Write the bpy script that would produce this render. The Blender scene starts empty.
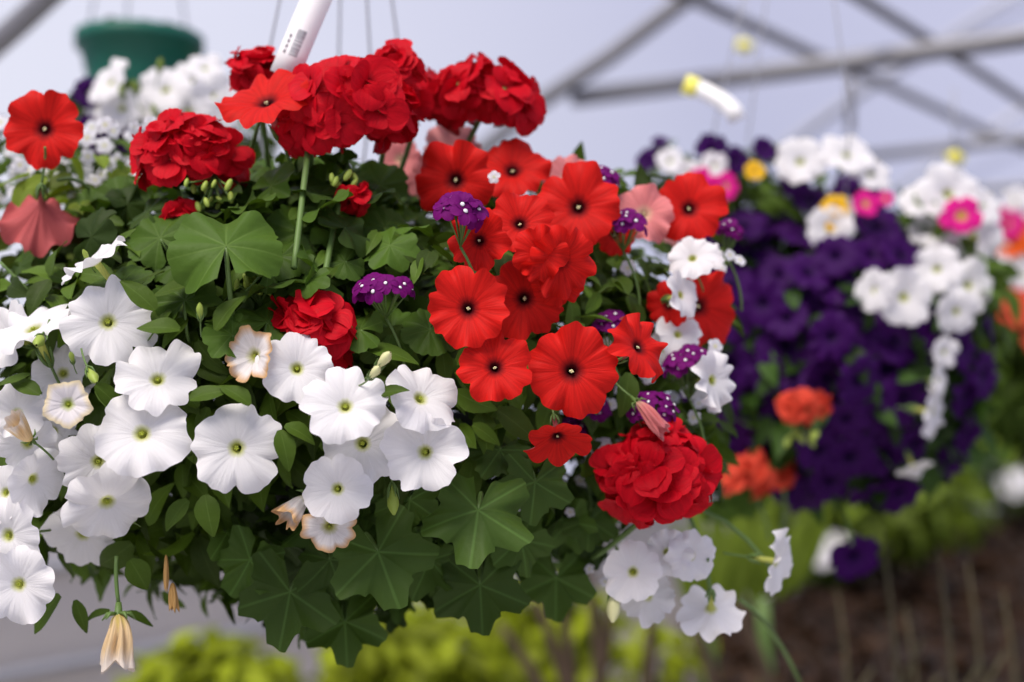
import bpy, math, random
import numpy as np
from mathutils import Vector, Matrix, Quaternion

# ------------------------------------------------------------------ camera, world, sun, exposure
SC = bpy.context.scene
COL = SC.collection
FPX = 1024 * 50.0 / 36.0
PITCH = math.radians(3.6)
CAM = Vector((0, 0, 1.55))
RT = Vector((1, 0, 0))
FW = Vector((0, math.cos(PITCH), math.sin(PITCH)))
UP = Vector((0, -math.sin(PITCH), math.cos(PITCH)))

cd = bpy.data.cameras.new('camera')
cam = bpy.data.objects.new('camera', cd)
COL.objects.link(cam)
cam.location = CAM
cam.rotation_euler = (math.pi / 2 + PITCH, 0, 0)
cd.lens = 50
cd.sensor_width = 36
cd.clip_start = 0.05
cd.clip_end = 200
cd.dof.use_dof = True
cd.dof.focus_distance = 1.09
cd.dof.aperture_fstop = 2.6
cd.dof.aperture_blades = 0
SC.camera = cam

SC.view_settings.view_transform = 'Standard'
SC.view_settings.look = 'None'
SC.view_settings.gamma = 1
SC.view_settings.use_curve_mapping = False
SC.view_settings.exposure = 0.0
SC.cycles.use_denoising = True
SC.cycles.max_bounces = 8
SC.cycles.transparent_max_bounces = 12

W = bpy.data.worlds.new('sky')
SC.world = W
W.use_nodes = True
nt = W.node_tree
nt.nodes.clear()
out = nt.nodes.new('ShaderNodeOutputWorld')
bg = nt.nodes.new('ShaderNodeBackground')
tc = nt.nodes.new('ShaderNodeTexCoord')
dot = nt.nodes.new('ShaderNodeVectorMath'); dot.operation = 'DOT_PRODUCT'
dot.inputs[1].default_value = Vector((-0.45, 0.90, 0.02)).normalized()
ramp = nt.nodes.new('ShaderNodeValToRGB')
ramp.color_ramp.elements[0].position = 0.80
ramp.color_ramp.elements[0].color = (0.60, 0.61, 0.84, 1)
ramp.color_ramp.elements[1].position = 1.0
ramp.color_ramp.elements[1].color = (1.5, 1.5, 1.55, 1)
nz = nt.nodes.new('ShaderNodeTexNoise')
nz.inputs['Scale'].default_value = 2.2
nz.inputs['Detail'].default_value = 3
mr = nt.nodes.new('ShaderNodeMapRange')
mr.inputs['To Min'].default_value = 0.86
mr.inputs['To Max'].default_value = 1.14
mul = nt.nodes.new('ShaderNodeVectorMath'); mul.operation = 'SCALE'
nt.links.new(tc.outputs['Generated'], dot.inputs[0])
nt.links.new(tc.outputs['Generated'], nz.inputs['Vector'])
nt.links.new(nz.outputs['Fac'], mr.inputs['Value'])
nt.links.new(dot.outputs['Value'], ramp.inputs['Fac'])
nt.links.new(ramp.outputs['Color'], mul.inputs[0])
nt.links.new(mr.outputs['Result'], mul.inputs['Scale'])
nt.links.new(mul.outputs['Vector'], bg.inputs['Color'])
bg.inputs['Strength'].default_value = 0.54
nt.links.new(bg.outputs['Background'], out.inputs['Surface'])

sl = bpy.data.lights.new('sun', 'SUN')
sl.energy = 5.9
sl.angle = math.radians(32)
sl.color = (1.0, 0.91, 0.79)
sun = bpy.data.objects.new('sun', sl)
COL.objects.link(sun)
sun.rotation_euler = Vector((-0.34, -0.58, 1.0)).to_track_quat('Z', 'Y').to_euler()

# ------------------------------------------------------------------ helpers
random.seed(7)
RNG = np.random.default_rng(11)


def at(px, py, d):
    """the point of the place that stands d metres in front of the lens at this bearing"""
    return CAM + FW * d + RT * ((px - 512) / FPX * d) + UP * ((341 - py) / FPX * d)


def facing(tx, ty, away=False):
    s = math.sqrt(max(0.0, 1 - tx * tx - ty * ty))
    return (RT * tx + UP * ty + FW * (s if away else -s)).normalized()


def new_mat(name):
    m = bpy.data.materials.new(name)
    m.use_nodes = True
    m.node_tree.nodes.clear()
    return m, m.node_tree.nodes, m.node_tree.links


def simple(name, col, rough=0.6, metal=0.0, noise=0.0, scale=20, spec=0.4):
    m, N, L = new_mat(name)
    o = N.new('ShaderNodeOutputMaterial')
    p = N.new('ShaderNodeBsdfPrincipled')
    p.inputs['Roughness'].default_value = rough
    p.inputs['Metallic'].default_value = metal
    p.inputs['Specular IOR Level'].default_value = spec
    p.inputs['Base Color'].default_value = (*col, 1)
    if noise:
        t = N.new('ShaderNodeTexCoord')
        z = N.new('ShaderNodeTexNoise'); z.inputs['Scale'].default_value = scale; z.inputs['Detail'].default_value = 4
        r = N.new('ShaderNodeMapRange')
        r.inputs['To Min'].default_value = 1 - noise; r.inputs['To Max'].default_value = 1 + noise
        v = N.new('ShaderNodeVectorMath'); v.operation = 'SCALE'; v.inputs[0].default_value = col
        L.new(t.outputs['Object'], z.inputs['Vector']); L.new(z.outputs['Fac'], r.inputs['Value'])
        L.new(r.outputs['Result'], v.inputs['Scale']); L.new(v.outputs['Vector'], p.inputs['Base Color'])
    L.new(p.outputs['BSDF'], o.inputs['Surface'])
    return m


def petal(name, limb, throat, back=None, edge=None, trans=0.28, pos=(0.04, 0.30), vein=0.12, rough=0.55, bump=0.35):
    """petal tissue: colour runs from the throat (u=0) to the limb (u=1); veins radiate; paler underside"""
    m, N, L = new_mat(name)
    o = N.new('ShaderNodeOutputMaterial')
    a = N.new('ShaderNodeAttribute'); a.attribute_name = 'pc'
    sx = N.new('ShaderNodeSeparateXYZ'); L.new(a.outputs['Vector'], sx.inputs[0])
    r = N.new('ShaderNodeValToRGB'); e = r.color_ramp.elements
    e[0].position = pos[0]; e[0].color = (*throat, 1)
    e[1].position = pos[1]; e[1].color = (*limb, 1)
    if edge:
        x = e.new(0.66); x.color = (*limb, 1)
        x = e.new(0.95); x.color = (*edge, 1)
    L.new(sx.outputs['Z'], r.inputs['Fac'])
    mp = N.new('ShaderNodeVectorMath'); mp.operation = 'MULTIPLY'; mp.inputs[1].default_value = (7, 7, 0.9)
    L.new(a.outputs['Vector'], mp.inputs[0])
    z = N.new('ShaderNodeTexNoise'); z.inputs['Scale'].default_value = 1.6; z.inputs['Detail'].default_value = 5
    z.inputs['Roughness'].default_value = 0.6
    L.new(mp.outputs['Vector'], z.inputs['Vector'])
    rr = N.new('ShaderNodeMapRange'); rr.inputs['From Min'].default_value = 0.3; rr.inputs['From Max'].default_value = 0.7
    rr.inputs['To Min'].default_value = 1 - vein; rr.inputs['To Max'].default_value = 1 + vein * 0.6
    L.new(z.outputs['Fac'], rr.inputs['Value'])
    v = N.new('ShaderNodeVectorMath'); v.operation = 'SCALE'
    L.new(r.outputs['Color'], v.inputs[0]); L.new(rr.outputs['Result'], v.inputs['Scale'])
    colour = v.outputs['Vector']
    if back:
        g = N.new('ShaderNodeNewGeometry')
        mx = N.new('ShaderNodeMix'); mx.data_type = 'RGBA'
        L.new(g.outputs['Backfacing'], mx.inputs['Factor'])
        L.new(colour, mx.inputs['A']); mx.inputs['B'].default_value = (*back, 1)
        colour = mx.outputs['Result']
    p = N.new('ShaderNodeBsdfPrincipled')
    p.inputs['Roughness'].default_value = rough
    p.inputs['Specular IOR Level'].default_value = 0.12
    t = N.new('ShaderNodeBsdfTranslucent')
    L.new(colour, p.inputs['Base Color']); L.new(colour, t.inputs['Color'])
    b = N.new('ShaderNodeBump'); b.inputs['Strength'].default_value = bump; b.inputs['Distance'].default_value = 0.003
    L.new(z.outputs['Fac'], b.inputs['Height']); L.new(b.outputs['Normal'], p.inputs['Normal'])
    s = N.new('ShaderNodeMixShader'); s.inputs[0].default_value = trans
    L.new(p.outputs['BSDF'], s.inputs[1]); L.new(t.outputs['BSDF'], s.inputs[2])
    L.new(s.outputs['Shader'], o.inputs['Surface'])
    return m


def leafmat(name, col, vein=None, trans=0.16, rough=0.55, edge=None):
    """leaf tissue: pc.x is the distance from the nearest vein, pc.y the way along the leaf, pc.z a chance number per leaf"""
    m, N, L = new_mat(name)
    vein = vein or tuple(min(1, c * 1.3 + 0.01) for c in col)
    o = N.new('ShaderNodeOutputMaterial')
    a = N.new('ShaderNodeAttribute'); a.attribute_name = 'pc'
    sx = N.new('ShaderNodeSeparateXYZ'); L.new(a.outputs['Vector'], sx.inputs[0])
    r = N.new('ShaderNodeValToRGB'); e = r.color_ramp.elements
    e[0].position = 0.012; e[0].color = (*vein, 1)
    e[1].position = 0.06; e[1].color = (*col, 1)
    L.new(sx.outputs['X'], r.inputs['Fac'])
    rr = N.new('ShaderNodeMapRange')
    rr.inputs['To Min'].default_value = 0.42; rr.inputs['To Max'].default_value = 1.5
    L.new(sx.outputs['Z'], rr.inputs['Value'])
    v = N.new('ShaderNodeVectorMath'); v.operation = 'SCALE'
    L.new(r.outputs['Color'], v.inputs[0]); L.new(rr.outputs['Result'], v.inputs['Scale'])
    t = N.new('ShaderNodeTexCoord')
    z = N.new('ShaderNodeTexNoise'); z.inputs['Scale'].default_value = 180; z.inputs['Detail'].default_value = 3
    L.new(t.outputs['Object'], z.inputs['Vector'])
    colour = v.outputs['Vector']
    p = N.new('ShaderNodeBsdfPrincipled')
    p.inputs['Roughness'].default_value = rough
    p.inputs['Specular IOR Level'].default_value = 0.16
    tr = N.new('ShaderNodeBsdfTranslucent')
    L.new(colour, p.inputs['Base Color'])
    h = N.new('ShaderNodeVectorMath'); h.operation = 'MULTIPLY'; h.inputs[1].default_value = (1.5, 1.5, 0.6)
    L.new(colour, h.inputs[0]); L.new(h.outputs['Vector'], tr.inputs['Color'])
    b = N.new('ShaderNodeBump'); b.inputs['Strength'].default_value = 0.3; b.inputs['Distance'].default_value = 0.002
    L.new(z.outputs['Fac'], b.inputs['Height']); L.new(b.outputs['Normal'], p.inputs['Normal'])
    s = N.new('ShaderNodeMixShader'); s.inputs[0].default_value = trans
    L.new(p.outputs['BSDF'], s.inputs[1]); L.new(tr.outputs['BSDF'], s.inputs[2])
    L.new(s.outputs['Shader'], o.inputs['Surface'])
    return m


M = dict(
    white=petal('white_petal', (0.88, 0.87, 0.88), (0.58, 0.62, 0.16), pos=(-0.12, 0.15), vein=0.035, trans=0.30),
    young=petal('young_white_petal', (0.84, 0.80, 0.80), (0.36, 0.44, 0.05), edge=(0.82, 0.70, 0.45), pos=(0.0, 0.28), vein=0.06),
    wilted=petal('wilting_white_petal', (0.84, 0.80, 0.78), (0.45, 0.45, 0.12), edge=(0.68, 0.42, 0.20), vein=0.12),
    withered=petal('withered_petal', (0.82, 0.62, 0.36), (0.66, 0.52, 0.16), edge=(0.85, 0.76, 0.66), vein=0.25),
    dry=petal('dry_petal', (0.62, 0.38, 0.14), (0.50, 0.30, 0.10), vein=0.3),
    red=petal('red_petunia_petal', (0.68, 0.014, 0.010), (0.07, 0.003, 0.006), back=(0.56, 0.12, 0.12), pos=(0.03, 0.26), vein=0.22),
    crimson=petal('crimson_geranium_petal', (0.60, 0.003, 0.014), (0.30, 0.003, 0.01), vein=0.2, trans=0.24),
    pink=petal('pink_petal', (0.80, 0.26, 0.26), (0.75, 0.5, 0.35), back=(0.72, 0.30, 0.30), vein=0.15),
    verbena=petal('purple_verbena_petal', (0.19, 0.005, 0.165), (0.09, 0.002, 0.08), vein=0.2),
    violet=petal('violet_petal', (0.040, 0.002, 0.085), (0.012, 0.001, 0.035), vein=0.25, trans=0.2),
    bacopa=petal('small_white_petal', (0.82, 0.82, 0.86), (0.80, 0.82, 0.60), vein=0.04),
    magenta=petal('magenta_petal', (0.72, 0.012, 0.26), (0.7, 0.5, 0.05)),
    yellow=petal('yellow_petal', (0.85, 0.50, 0.02), (0.6, 0.25, 0.02)),
    coral=petal('coral_petal', (0.74, 0.085, 0.045), (0.60, 0.06, 0.03)),
    orange=petal('orange_petal', (0.90, 0.14, 0.02), (0.6, 0.06, 0.02)),
    leaf=leafmat('petunia_leaf', (0.058, 0.104, 0.010)),
    leafdark=leafmat('dark_leaf', (0.030, 0.068, 0.010)),
    gleaf=leafmat('geranium_leaf', (0.050, 0.098, 0.011), (0.074, 0.130, 0.022)),
    ivy=leafmat('ivy_geranium_leaf', (0.044, 0.084, 0.013), (0.072, 0.14, 0.028)),
    lime=leafmat('lime_leaf', (0.24, 0.29, 0.012), trans=0.3),
    pale=leafmat('pale_green_leaf', (0.14, 0.20, 0.022), trans=0.3),
    brownleaf=leafmat('brown_leaf', (0.034, 0.016, 0.007), trans=0.1),
    stem=simple('green_stem', (0.11, 0.19, 0.045), 0.5, noise=0.2),
    bud=simple('bud_green', (0.30, 0.40, 0.06), 0.5, noise=0.15),
    creambud=simple('cream_bud', (0.70, 0.70, 0.36), 0.55, noise=0.1),
    redbud=simple('red_bud', (0.50, 0.01, 0.012), 0.55, noise=0.15),
    anther=simple('anther', (0.72, 0.68, 0.38), 0.6),
    greeneye=simple('green_stigma', (0.34, 0.40, 0.03), 0.5),
    whiteeye=simple('white_eye', (0.85, 0.84, 0.86), 0.6),
    twig=simple('brown_twig', (0.065, 0.042, 0.025), 0.8, noise=0.3),
    straw=simple('straw_stalk', (0.115, 0.10, 0.05), 0.8, noise=0.25),
    soil=simple('soil', (0.030, 0.020, 0.014), 0.95, noise=0.5, scale=60),
    potgreen=simple('green_plastic', (0.006, 0.115, 0.075), 0.5, noise=0.05),
    potblack=simple('black_plastic', (0.02, 0.024, 0.022), 0.45),
    wire=simple('grey_wire', (0.34, 0.35, 0.39), 0.5),
    tag=simple('white_tag', (0.88, 0.88, 0.88), 0.4),
    ink=simple('grey_print', (0.40, 0.41, 0.43), 0.6),
    tagyellow=simple('yellow_tag', (0.86, 0.80, 0.14), 0.45),
    pipe=simple('galvanised_pipe', (0.25, 0.25, 0.265), 0.5, metal=0.35, noise=0.15, scale=6),
    darkclip=simple('dark_clip', (0.03, 0.07, 0.09), 0.5),
    timber=simple('bench_timber', (0.12, 0.09, 0.07), 0.8, noise=0.3),
)


class MB:
    """collects numpy patches and links them as one mesh"""
    def __init__(s):
        s.v, s.f, s.pc, s.mi, s.n = [], [], [], [], 0

    def add(s, v, f, pc=None, mi=0):
        v = np.asarray(v, float).reshape(-1, 3)
        s.v.append(v)
        for a in f:
            s.f.append(np.asarray(a) + s.n)
            s.mi.append(np.full(len(a), mi))
        s.pc.append(np.zeros((len(v), 3)) + 0.5 if pc is None else np.asarray(pc, float).reshape(-1, 3))
        s.n += len(v)

    def mesh(s, name, mats):
        me = bpy.data.meshes.new(name)
        v = np.concatenate(s.v)
        me.vertices.add(len(v))
        me.vertices.foreach_set('co', v.ravel())
        loops = np.concatenate([a.ravel() for a in s.f])
        sizes = np.concatenate([np.full(len(a), a.shape[1]) for a in s.f])
        starts = np.concatenate([[0], np.cumsum(sizes)[:-1]])
        me.loops.add(len(loops)); me.loops.foreach_set('vertex_index', loops.astype(np.int32))
        me.polygons.add(len(sizes))
        me.polygons.foreach_set('loop_start', starts.astype(np.int32))
        me.polygons.foreach_set('loop_total', sizes.astype(np.int32))
        me.polygons.foreach_set('material_index', np.concatenate(s.mi).astype(np.int32))
        me.polygons.foreach_set('use_smooth', np.ones(len(sizes), bool))
        at_ = me.attributes.new('pc', 'FLOAT_VECTOR', 'POINT')
        at_.data.foreach_set('vector', np.concatenate(s.pc).ravel())
        for m in (mats if isinstance(mats, (list, tuple)) else [mats]):
            me.materials.append(m)
        me.update(calc_edges=True)
        me.validate()
        return me


def quads(nu, nv, closed=True):
    i = np.arange(nu - 1)[:, None] * nv
    j = np.arange(nv if closed else nv - 1)[None, :]
    k = (j + 1) % nv
    return np.stack([i + j, i + k, i + nv + k, i + nv + j], -1).reshape(-1, 4)


def tube(mb, pts, rad, n=8, mi=0, caps=True):
    pts = [Vector(p) for p in pts]
    rad = [rad] * len(pts) if not hasattr(rad, '__len__') else rad
    vs = []
    x = None
    for i, p in enumerate(pts):
        t = (pts[min(i + 1, len(pts) - 1)] - pts[max(i - 1, 0)]).normalized()
        if x is None:
            x = t.orthogonal().normalized()
        else:
            x = (x - t * x.dot(t)).normalized()
        y = t.cross(x)
        for k in range(n):
            a = 2 * math.pi * k / n
            vs.append(p + x * (rad[i] * math.cos(a)) + y * (rad[i] * math.sin(a)))
    f = [quads(len(pts), n)]
    if caps:
        f += [np.arange(n)[::-1][None, :], (np.arange(n) + n * (len(pts) - 1))[None, :]]
    mb.add([tuple(v) for v in vs], f, mi=mi)


def ball(mb, c, r, mi=0, nu=7, nv=8, squash=(1, 1, 1)):
    ph = np.linspace(0.02, math.pi - 0.02, nu)[:, None]
    th = np.linspace(0, 2 * math.pi, nv, endpoint=False)[None, :]
    v = np.stack([np.sin(ph) * np.cos(th) * squash[0], np.sin(ph) * np.sin(th) * squash[1], -np.cos(ph) * np.ones_like(th) * squash[2]], -1) * r + np.array(c)
    mb.add(v, [quads(nu, nv), np.arange(nv)[::-1][None, :], (np.arange(nv) + nv * (nu - 1))[None, :]], mi=mi)


def bend(a, b, sag, n=7):
    """points of a stem from a to b bowed by sag"""
    a, b, sag = Vector(a), Vector(b), Vector(sag)
    return [a.lerp(b, t) + sag * (4 * t * (1 - t)) for t in (i / (n - 1) for i in range(n))]


def link(name, data, parent=None, loc=None, rot=None, label=None, kind=None, scale=None):
    o = bpy.data.objects.new(name, data)
    COL.objects.link(o)
    if parent is not None:
        o.parent = parent
    if loc is not None:
        o.location = loc
    if rot is not None:
        o.rotation_mode = 'QUATERNION'; o.rotation_quaternion = rot
    if scale is not None:
        o.scale = (scale,) * 3
    if label:
        o['label'] = label
    if kind:
        o['kind'] = kind
    return o


def thing(name, loc, label, cat, group=None):
    o = link(name, None, loc=loc, label=label)
    o.empty_display_size = 0.02
    o['category'] = cat
    if group:
        o['group'] = group
    return o


def tagit(o, label, cat, group=None):
    o['label'] = label; o['category'] = cat
    if group:
        o['group'] = group
    return o


def aim(n, roll):
    return Vector(n).to_track_quat('Z', 'Y') @ Quaternion((0, 0, 1), roll)


# ------------------------------------------------------------------ flower and leaf shapes
def petunia_mesh(R, seed, mat, nth=96, nu=12, ruf=0.052, notch=0.19, cup=0.0, rc=0.10, pent=False, tubelen=1.05, r0=0.095, wild=1.0, funnel=0.20):
    g = np.random.default_rng(seed)
    th = np.linspace(0, 2 * math.pi, nth, endpoint=False)
    q = th * 5 / (2 * math.pi)
    idx = np.floor(q).astype(int) % 5
    a = np.abs((q % 1) - 0.5) * 2
    if pent:
        rim = math.cos(math.radians(36)) / np.cos(np.radians(36) * (1 - a)) * (1 + g.normal(0, .03, 5)[idx] * (1 - a * a))
    else:
        rim = (1 + g.normal(0, .05, 5)[idx] * (1 - a * a)) * (1 - notch * a ** 4 - 0.045 * np.exp(-(a / .16) ** 2))
    nz_ = np.zeros_like(th); rip = np.zeros_like(th)
    for k in range(5):
        nz_ += np.sin(int(g.integers(4, 12)) * th + g.uniform(0, 6.28)) * g.uniform(.5, 1)
        rip += np.sin(int(g.integers(7, 22)) * th + g.uniform(0, 6.28)) * g.uniform(.3, 1)
    rim = rim + rip * 0.016 * wild
    u = np.linspace(0, 1, nu)[:, None] ** 0.9
    r = r0 + (rim[None, :] - r0) * u
    z = -funnel * (1 - u) ** 2.4 + cup * u ** 2 - rc * u ** 4 + 0 * r
    z += -0.05 * u * (a ** 10)[None, :] - 0.025 * np.exp(-(a / .15) ** 2)[None, :] * u * (1.05 - u) * 2
    z += (g.normal(0, 0.085 * wild, 5)[idx] * (1 - a * a))[None, :] * u ** 2
    z += ruf * 1.15 * wild * nz_[None, :] * u ** 4
    z += g.uniform(0.0, 0.10) * u * np.cos(th - g.uniform(0, 6.28))[None, :]
    X, Y = r * np.cos(th), r * np.sin(th)
    s = np.linspace(0, 1, 6)[:-1][:, None]
    tr = (0.05 + (r0 - 0.05) * s ** 0.7) * np.ones_like(th)
    tz = -tubelen + (tubelen - funnel) * s + 0 * th
    V = np.concatenate([np.stack([tr * np.cos(th), tr * np.sin(th), tz], -1), np.stack([X, Y, z], -1)]) * R
    pcu = np.concatenate([(s - 1) + 0 * th, u + 0 * th])
    PC = np.stack([np.cos(th) + 0 * pcu, np.sin(th) + 0 * pcu, pcu], -1)
    mb = MB()
    mb.add(V, [quads(V.shape[0], nth)[:, ::-1]], PC)
    return mb.mesh('petunia_corolla', mat)


_cache = {}
FACES = []


def stamen_mesh(kind):
    if kind not in _cache:
        mb = MB()
        if kind == 'green':
            ball(mb, (0, 0, -0.17), 0.038, squash=(1, 1, .7))
            for k in range(5):
                b = k * 1.257
                ball(mb, (0.036 * math.cos(b), 0.036 * math.sin(b), -0.145), 0.020, nu=5, nv=6)
        else:
            for k in range(4):
                b = k * 1.57
                ball(mb, (0.022 * math.cos(b) + .008, 0.03 * math.sin(b), -0.13 - .012 * k), 0.019 + .003 * k, nu=5, nv=6)
            ball(mb, (0, 0, -0.19), 0.026)
        _cache[kind] = mb.mesh('stamens', M['greeneye'] if kind == 'green' else M['anther'])
    return _cache[kind]


def calyx_mesh(bent=0.0):
    key = ('calyx', bent)
    if key not in _cache:
        mb = MB()
        for k in range(5):
            b = k * 1.257
            c = np.array([math.cos(b), math.sin(b)])
            pts = [(c[0] * r_, c[1] * r_, z_) for r_, z_ in ((0.04, -1.08), (0.085, -0.98), (0.12, -0.82), (0.16, -0.66))]
            tube(mb, pts, [0.03, 0.045, 0.045, 0.012], n=5)
        ball(mb, (0, 0, -1.06), 0.075, nu=6, nv=8)
        tube(mb, bend((0, 0, -1.06), (bent, 0, -1.9), (bent * .4, 0, 0)), [0.035] * 7, n=6)
        _cache[key] = mb.mesh('calyx', M['stem'])
    return _cache[key]


def petunia(plant, px, py, dia, d, tx, ty, mat='white', away=False, label=None, eye='green', seed=None, **kw):
    R = dia / 2 * d / FPX
    FACES.append((px, py, dia / 2, d))
    kw.setdefault('wild', random.uniform(.9, 1.5)); kw.setdefault('cup', random.uniform(-.08, .14)); kw.setdefault('notch', random.uniform(.13, .24))
    seed = int(RNG.integers(1e6)) if seed is None else seed
    me = petunia_mesh(R, seed, M[mat], **kw)
    q = aim(facing(tx, ty, away), random.uniform(0, 6.28))
    o = link('flower', me, plant, at(px, py, d) - plant.location, q, label)
    link('stamens', stamen_mesh(eye), o, scale=R)
    c = link('calyx', calyx_mesh(random.choice((-.5, 0, .5))), o, scale=R)
    return o


def petal_patch(mb, L_, Wd, az, elev, curl, off, g, mi=0, nt=6, nw=5, tip=0.05):
    t = np.linspace(0, 1, nt)[:, None]
    w = np.linspace(-1, 1, nw)[None, :]
    hw = Wd * (0.14 + 0.86 * np.sin(math.pi * (0.08 + 0.84 * t) ** 1.25) ** 0.8)
    hw[-1] *= 0.72
    ln = L_ * (t - tip * (w * w) * t ** 4 - 0.05 * np.exp(-(w / .3) ** 2) * t ** 6)
    el = elev + curl * t
    rad = off + ln * np.cos(el)
    z = ln * np.sin(el) + 0.12 * Wd * (w * w) * np.sin(math.pi * t) + g.normal(0, .05) * L_ * t * w + 0.05 * L_ * np.sin(5 * w + g.uniform(0, 6)) * t * t
    y = hw * w
    ca, sa = math.cos(az), math.sin(az)
    V = np.stack([rad * ca - y * sa, rad * sa + y * ca, z], -1)
    PC = np.stack([np.cos(az + w * .5) + 0 * t, np.sin(az + w * .5) + 0 * t, t + 0 * w], -1)
    mb.add(V, [quads(nt, nw, False)[:, ::-1]], PC, mi)


def floret_mesh(kind, var):
    key = (kind, var)
    if key in _cache:
        return _cache[key]
    g = np.random.default_rng(abs(hash((kind == 'v', var, len(kind)))) % 9999 + var * 17)
    mb = MB()
    if kind.startswith('verbena'):
        for k in range(5):
            petal_patch(mb, 1.0, 0.44, k * 1.257 + g.normal(0, .05), 0.15, -0.35, 0.05, g, tip=.02)
        ball(mb, (0, 0, 0.06), 0.17, mi=1, nu=5, nv=8, squash=(1, 1, .5))
        me = mb.mesh('verbena_floret', [M['verbena'], M['whiteeye']])
    elif kind.startswith('bacopa'):
        for k in range(5):
            petal_patch(mb, 1.0, 0.46, k * 1.257 + g.normal(0, .06), 0.2, -0.3, 0.05, g, tip=.04)
        ball(mb, (0, 0, 0.02), 0.14, mi=1, nu=5, nv=7)
        tube(mb, [(0, 0, 0), (0, 0, -1.0)], [.1, .05], n=5, mi=2)
        me = mb.mesh('bacopa_flower', [M['bacopa'], M['anther'], M['stem']])
    else:                                           # geranium, semi-double
        mat = kind.split('_')[1]
        rings = ((5, 0.20, -0.40, 1.0), (3, 0.75, -0.2, .80)) if var % 2 else ((5, 0.30, -0.5, 1.0), (2, .9, -.3, .75))
        for j, (n, el, cu, ln) in enumerate(rings):
            for k in range(n):
                petal_patch(mb, ln * g.uniform(.88, 1.08), 0.56 * ln ** .5, 6.283 * (k + 0.5 * j) / n + g.normal(0, .12), el + g.normal(0, .26), cu + g.normal(0, .3), .04, g, nt=7)
        tube(mb, [(0, 0, 0.02), (0, 0, -.35)], [.09, .05], n=6, mi=1)
        me = mb.mesh('geranium_floret', [M[mat], M['stem']])
    _cache[key] = me
    return me


def sphere_dirs(n, jitter, g):
    i = np.arange(n) + .5
    ph = np.arccos(1 - 2 * i / n)
    th = math.pi * (1 + 5 ** .5) * i
    v = np.stack([np.cos(th) * np.sin(ph), np.sin(th) * np.sin(ph), np.cos(ph)], -1) + g.normal(0, jitter, (n, 3))
    return v / np.linalg.norm(v, axis=1)[:, None]


def geranium_head(plant, px, py, w, h, d, n=20, fr=25, mat='crimson', stem_to=None, label=None, lowcut=-0.75, axis=None):
    """a head of florets on a stalk; w, h its breadth and height in the frame's pixels at distance d"""
    FACES.append((px, py, (w + h) / 4, d - w / 2 * d / FPX))
    n = int(n * .82); fr *= 1.14
    s = d / FPX
    rx, rz, fR = w / 2 * s - fr * s * .55, h / 2 * s - fr * s * .55, fr * s
    ctr = at(px, py, d)
    g = np.random.default_rng(int(px * 7 + py))
    mb = MB()
    dirs = sphere_dirs(n, .13, g)
    base = Vector((0, 0.2 * rx, -rz * .7))
    tip = Vector(stem_to) - ctr if stem_to is not None else base + Vector((0.01, .03, -0.08))
    tube(mb, bend(tip, base, (0.004, 0, 0)), [.0026] * 7, n=7)
    spots = []
    for v in dirs:
        if v[2] < lowcut or v[1] > .55:
            continue
        p = Vector((v[0] * rx, v[1] * rx * .85, v[2] * rz)) * g.uniform(.72, 1.12)
        spots.append((p, Vector(v)))
        tube(mb, bend(base, p * .96, (0, 0, .003), 4), [.0011] * 4, n=5)
    o = link('flower_head', mb.mesh('geranium_stalks', M['stem']), plant, ctr - plant.location, label=label)
    for k, (p, v) in enumerate(spots):
        nrm = (v + Vector((0, -.35, .25)) + Vector(g.normal(0, .36, 3))).normalized()
        link('floret', floret_mesh('geranium_' + mat, int(g.integers(4))), o, p, aim(nrm, g.uniform(0, 6.28)), scale=fR * g.uniform(.85, 1.12))
    return o


def verbena_head(plant, px, py, w, h, d, n=13, fr=11, label=None, up=(0, -.3, .9), drop=0.05):
    s = d / FPX
    FACES.append((px, py, w / 2, d))
    ctr = at(px, py, d)
    g = np.random.default_rng(int(px * 3 + py))
    mb = MB()
    base = Vector((0, .01, -h / 2 * s - .008))
    tube(mb, bend(base + Vector((.015, .01, -drop)), base, (.004, 0, 0)), [.0012] * 7, n=6)
    o = None
    dirs = [v for v in sphere_dirs(int(n * 2.3), .12, g) if v[2] > -.35 and v[1] < .5][:n + 4]
    sp = []
    for v in dirs:
        p = Vector((v[0] * (w / 2 - fr * .6) * s, v[1] * (w / 2 - fr * .6) * s * .8, v[2] * (h / 2 - fr * .5) * s))
        sp.append((p, v)); tube(mb, [base, p], [.0008, .0007], n=4)
    o = link('flower_head', mb.mesh('verbena_stalks', M['stem']), plant, ctr - plant.location, label=label)
    for p, v in sp:
        nrm = (Vector(v) * .8 + Vector(up) * .5 + Vector(g.normal(0, .2, 3)) + Vector((0, -.3, 0))).normalized()
        link('floret', floret_mesh('verbena', int(g.integers(3))), o, p, aim(nrm, g.uniform(0, 6)), scale=fr * s * g.uniform(.85, 1.15))
    return o


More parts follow.
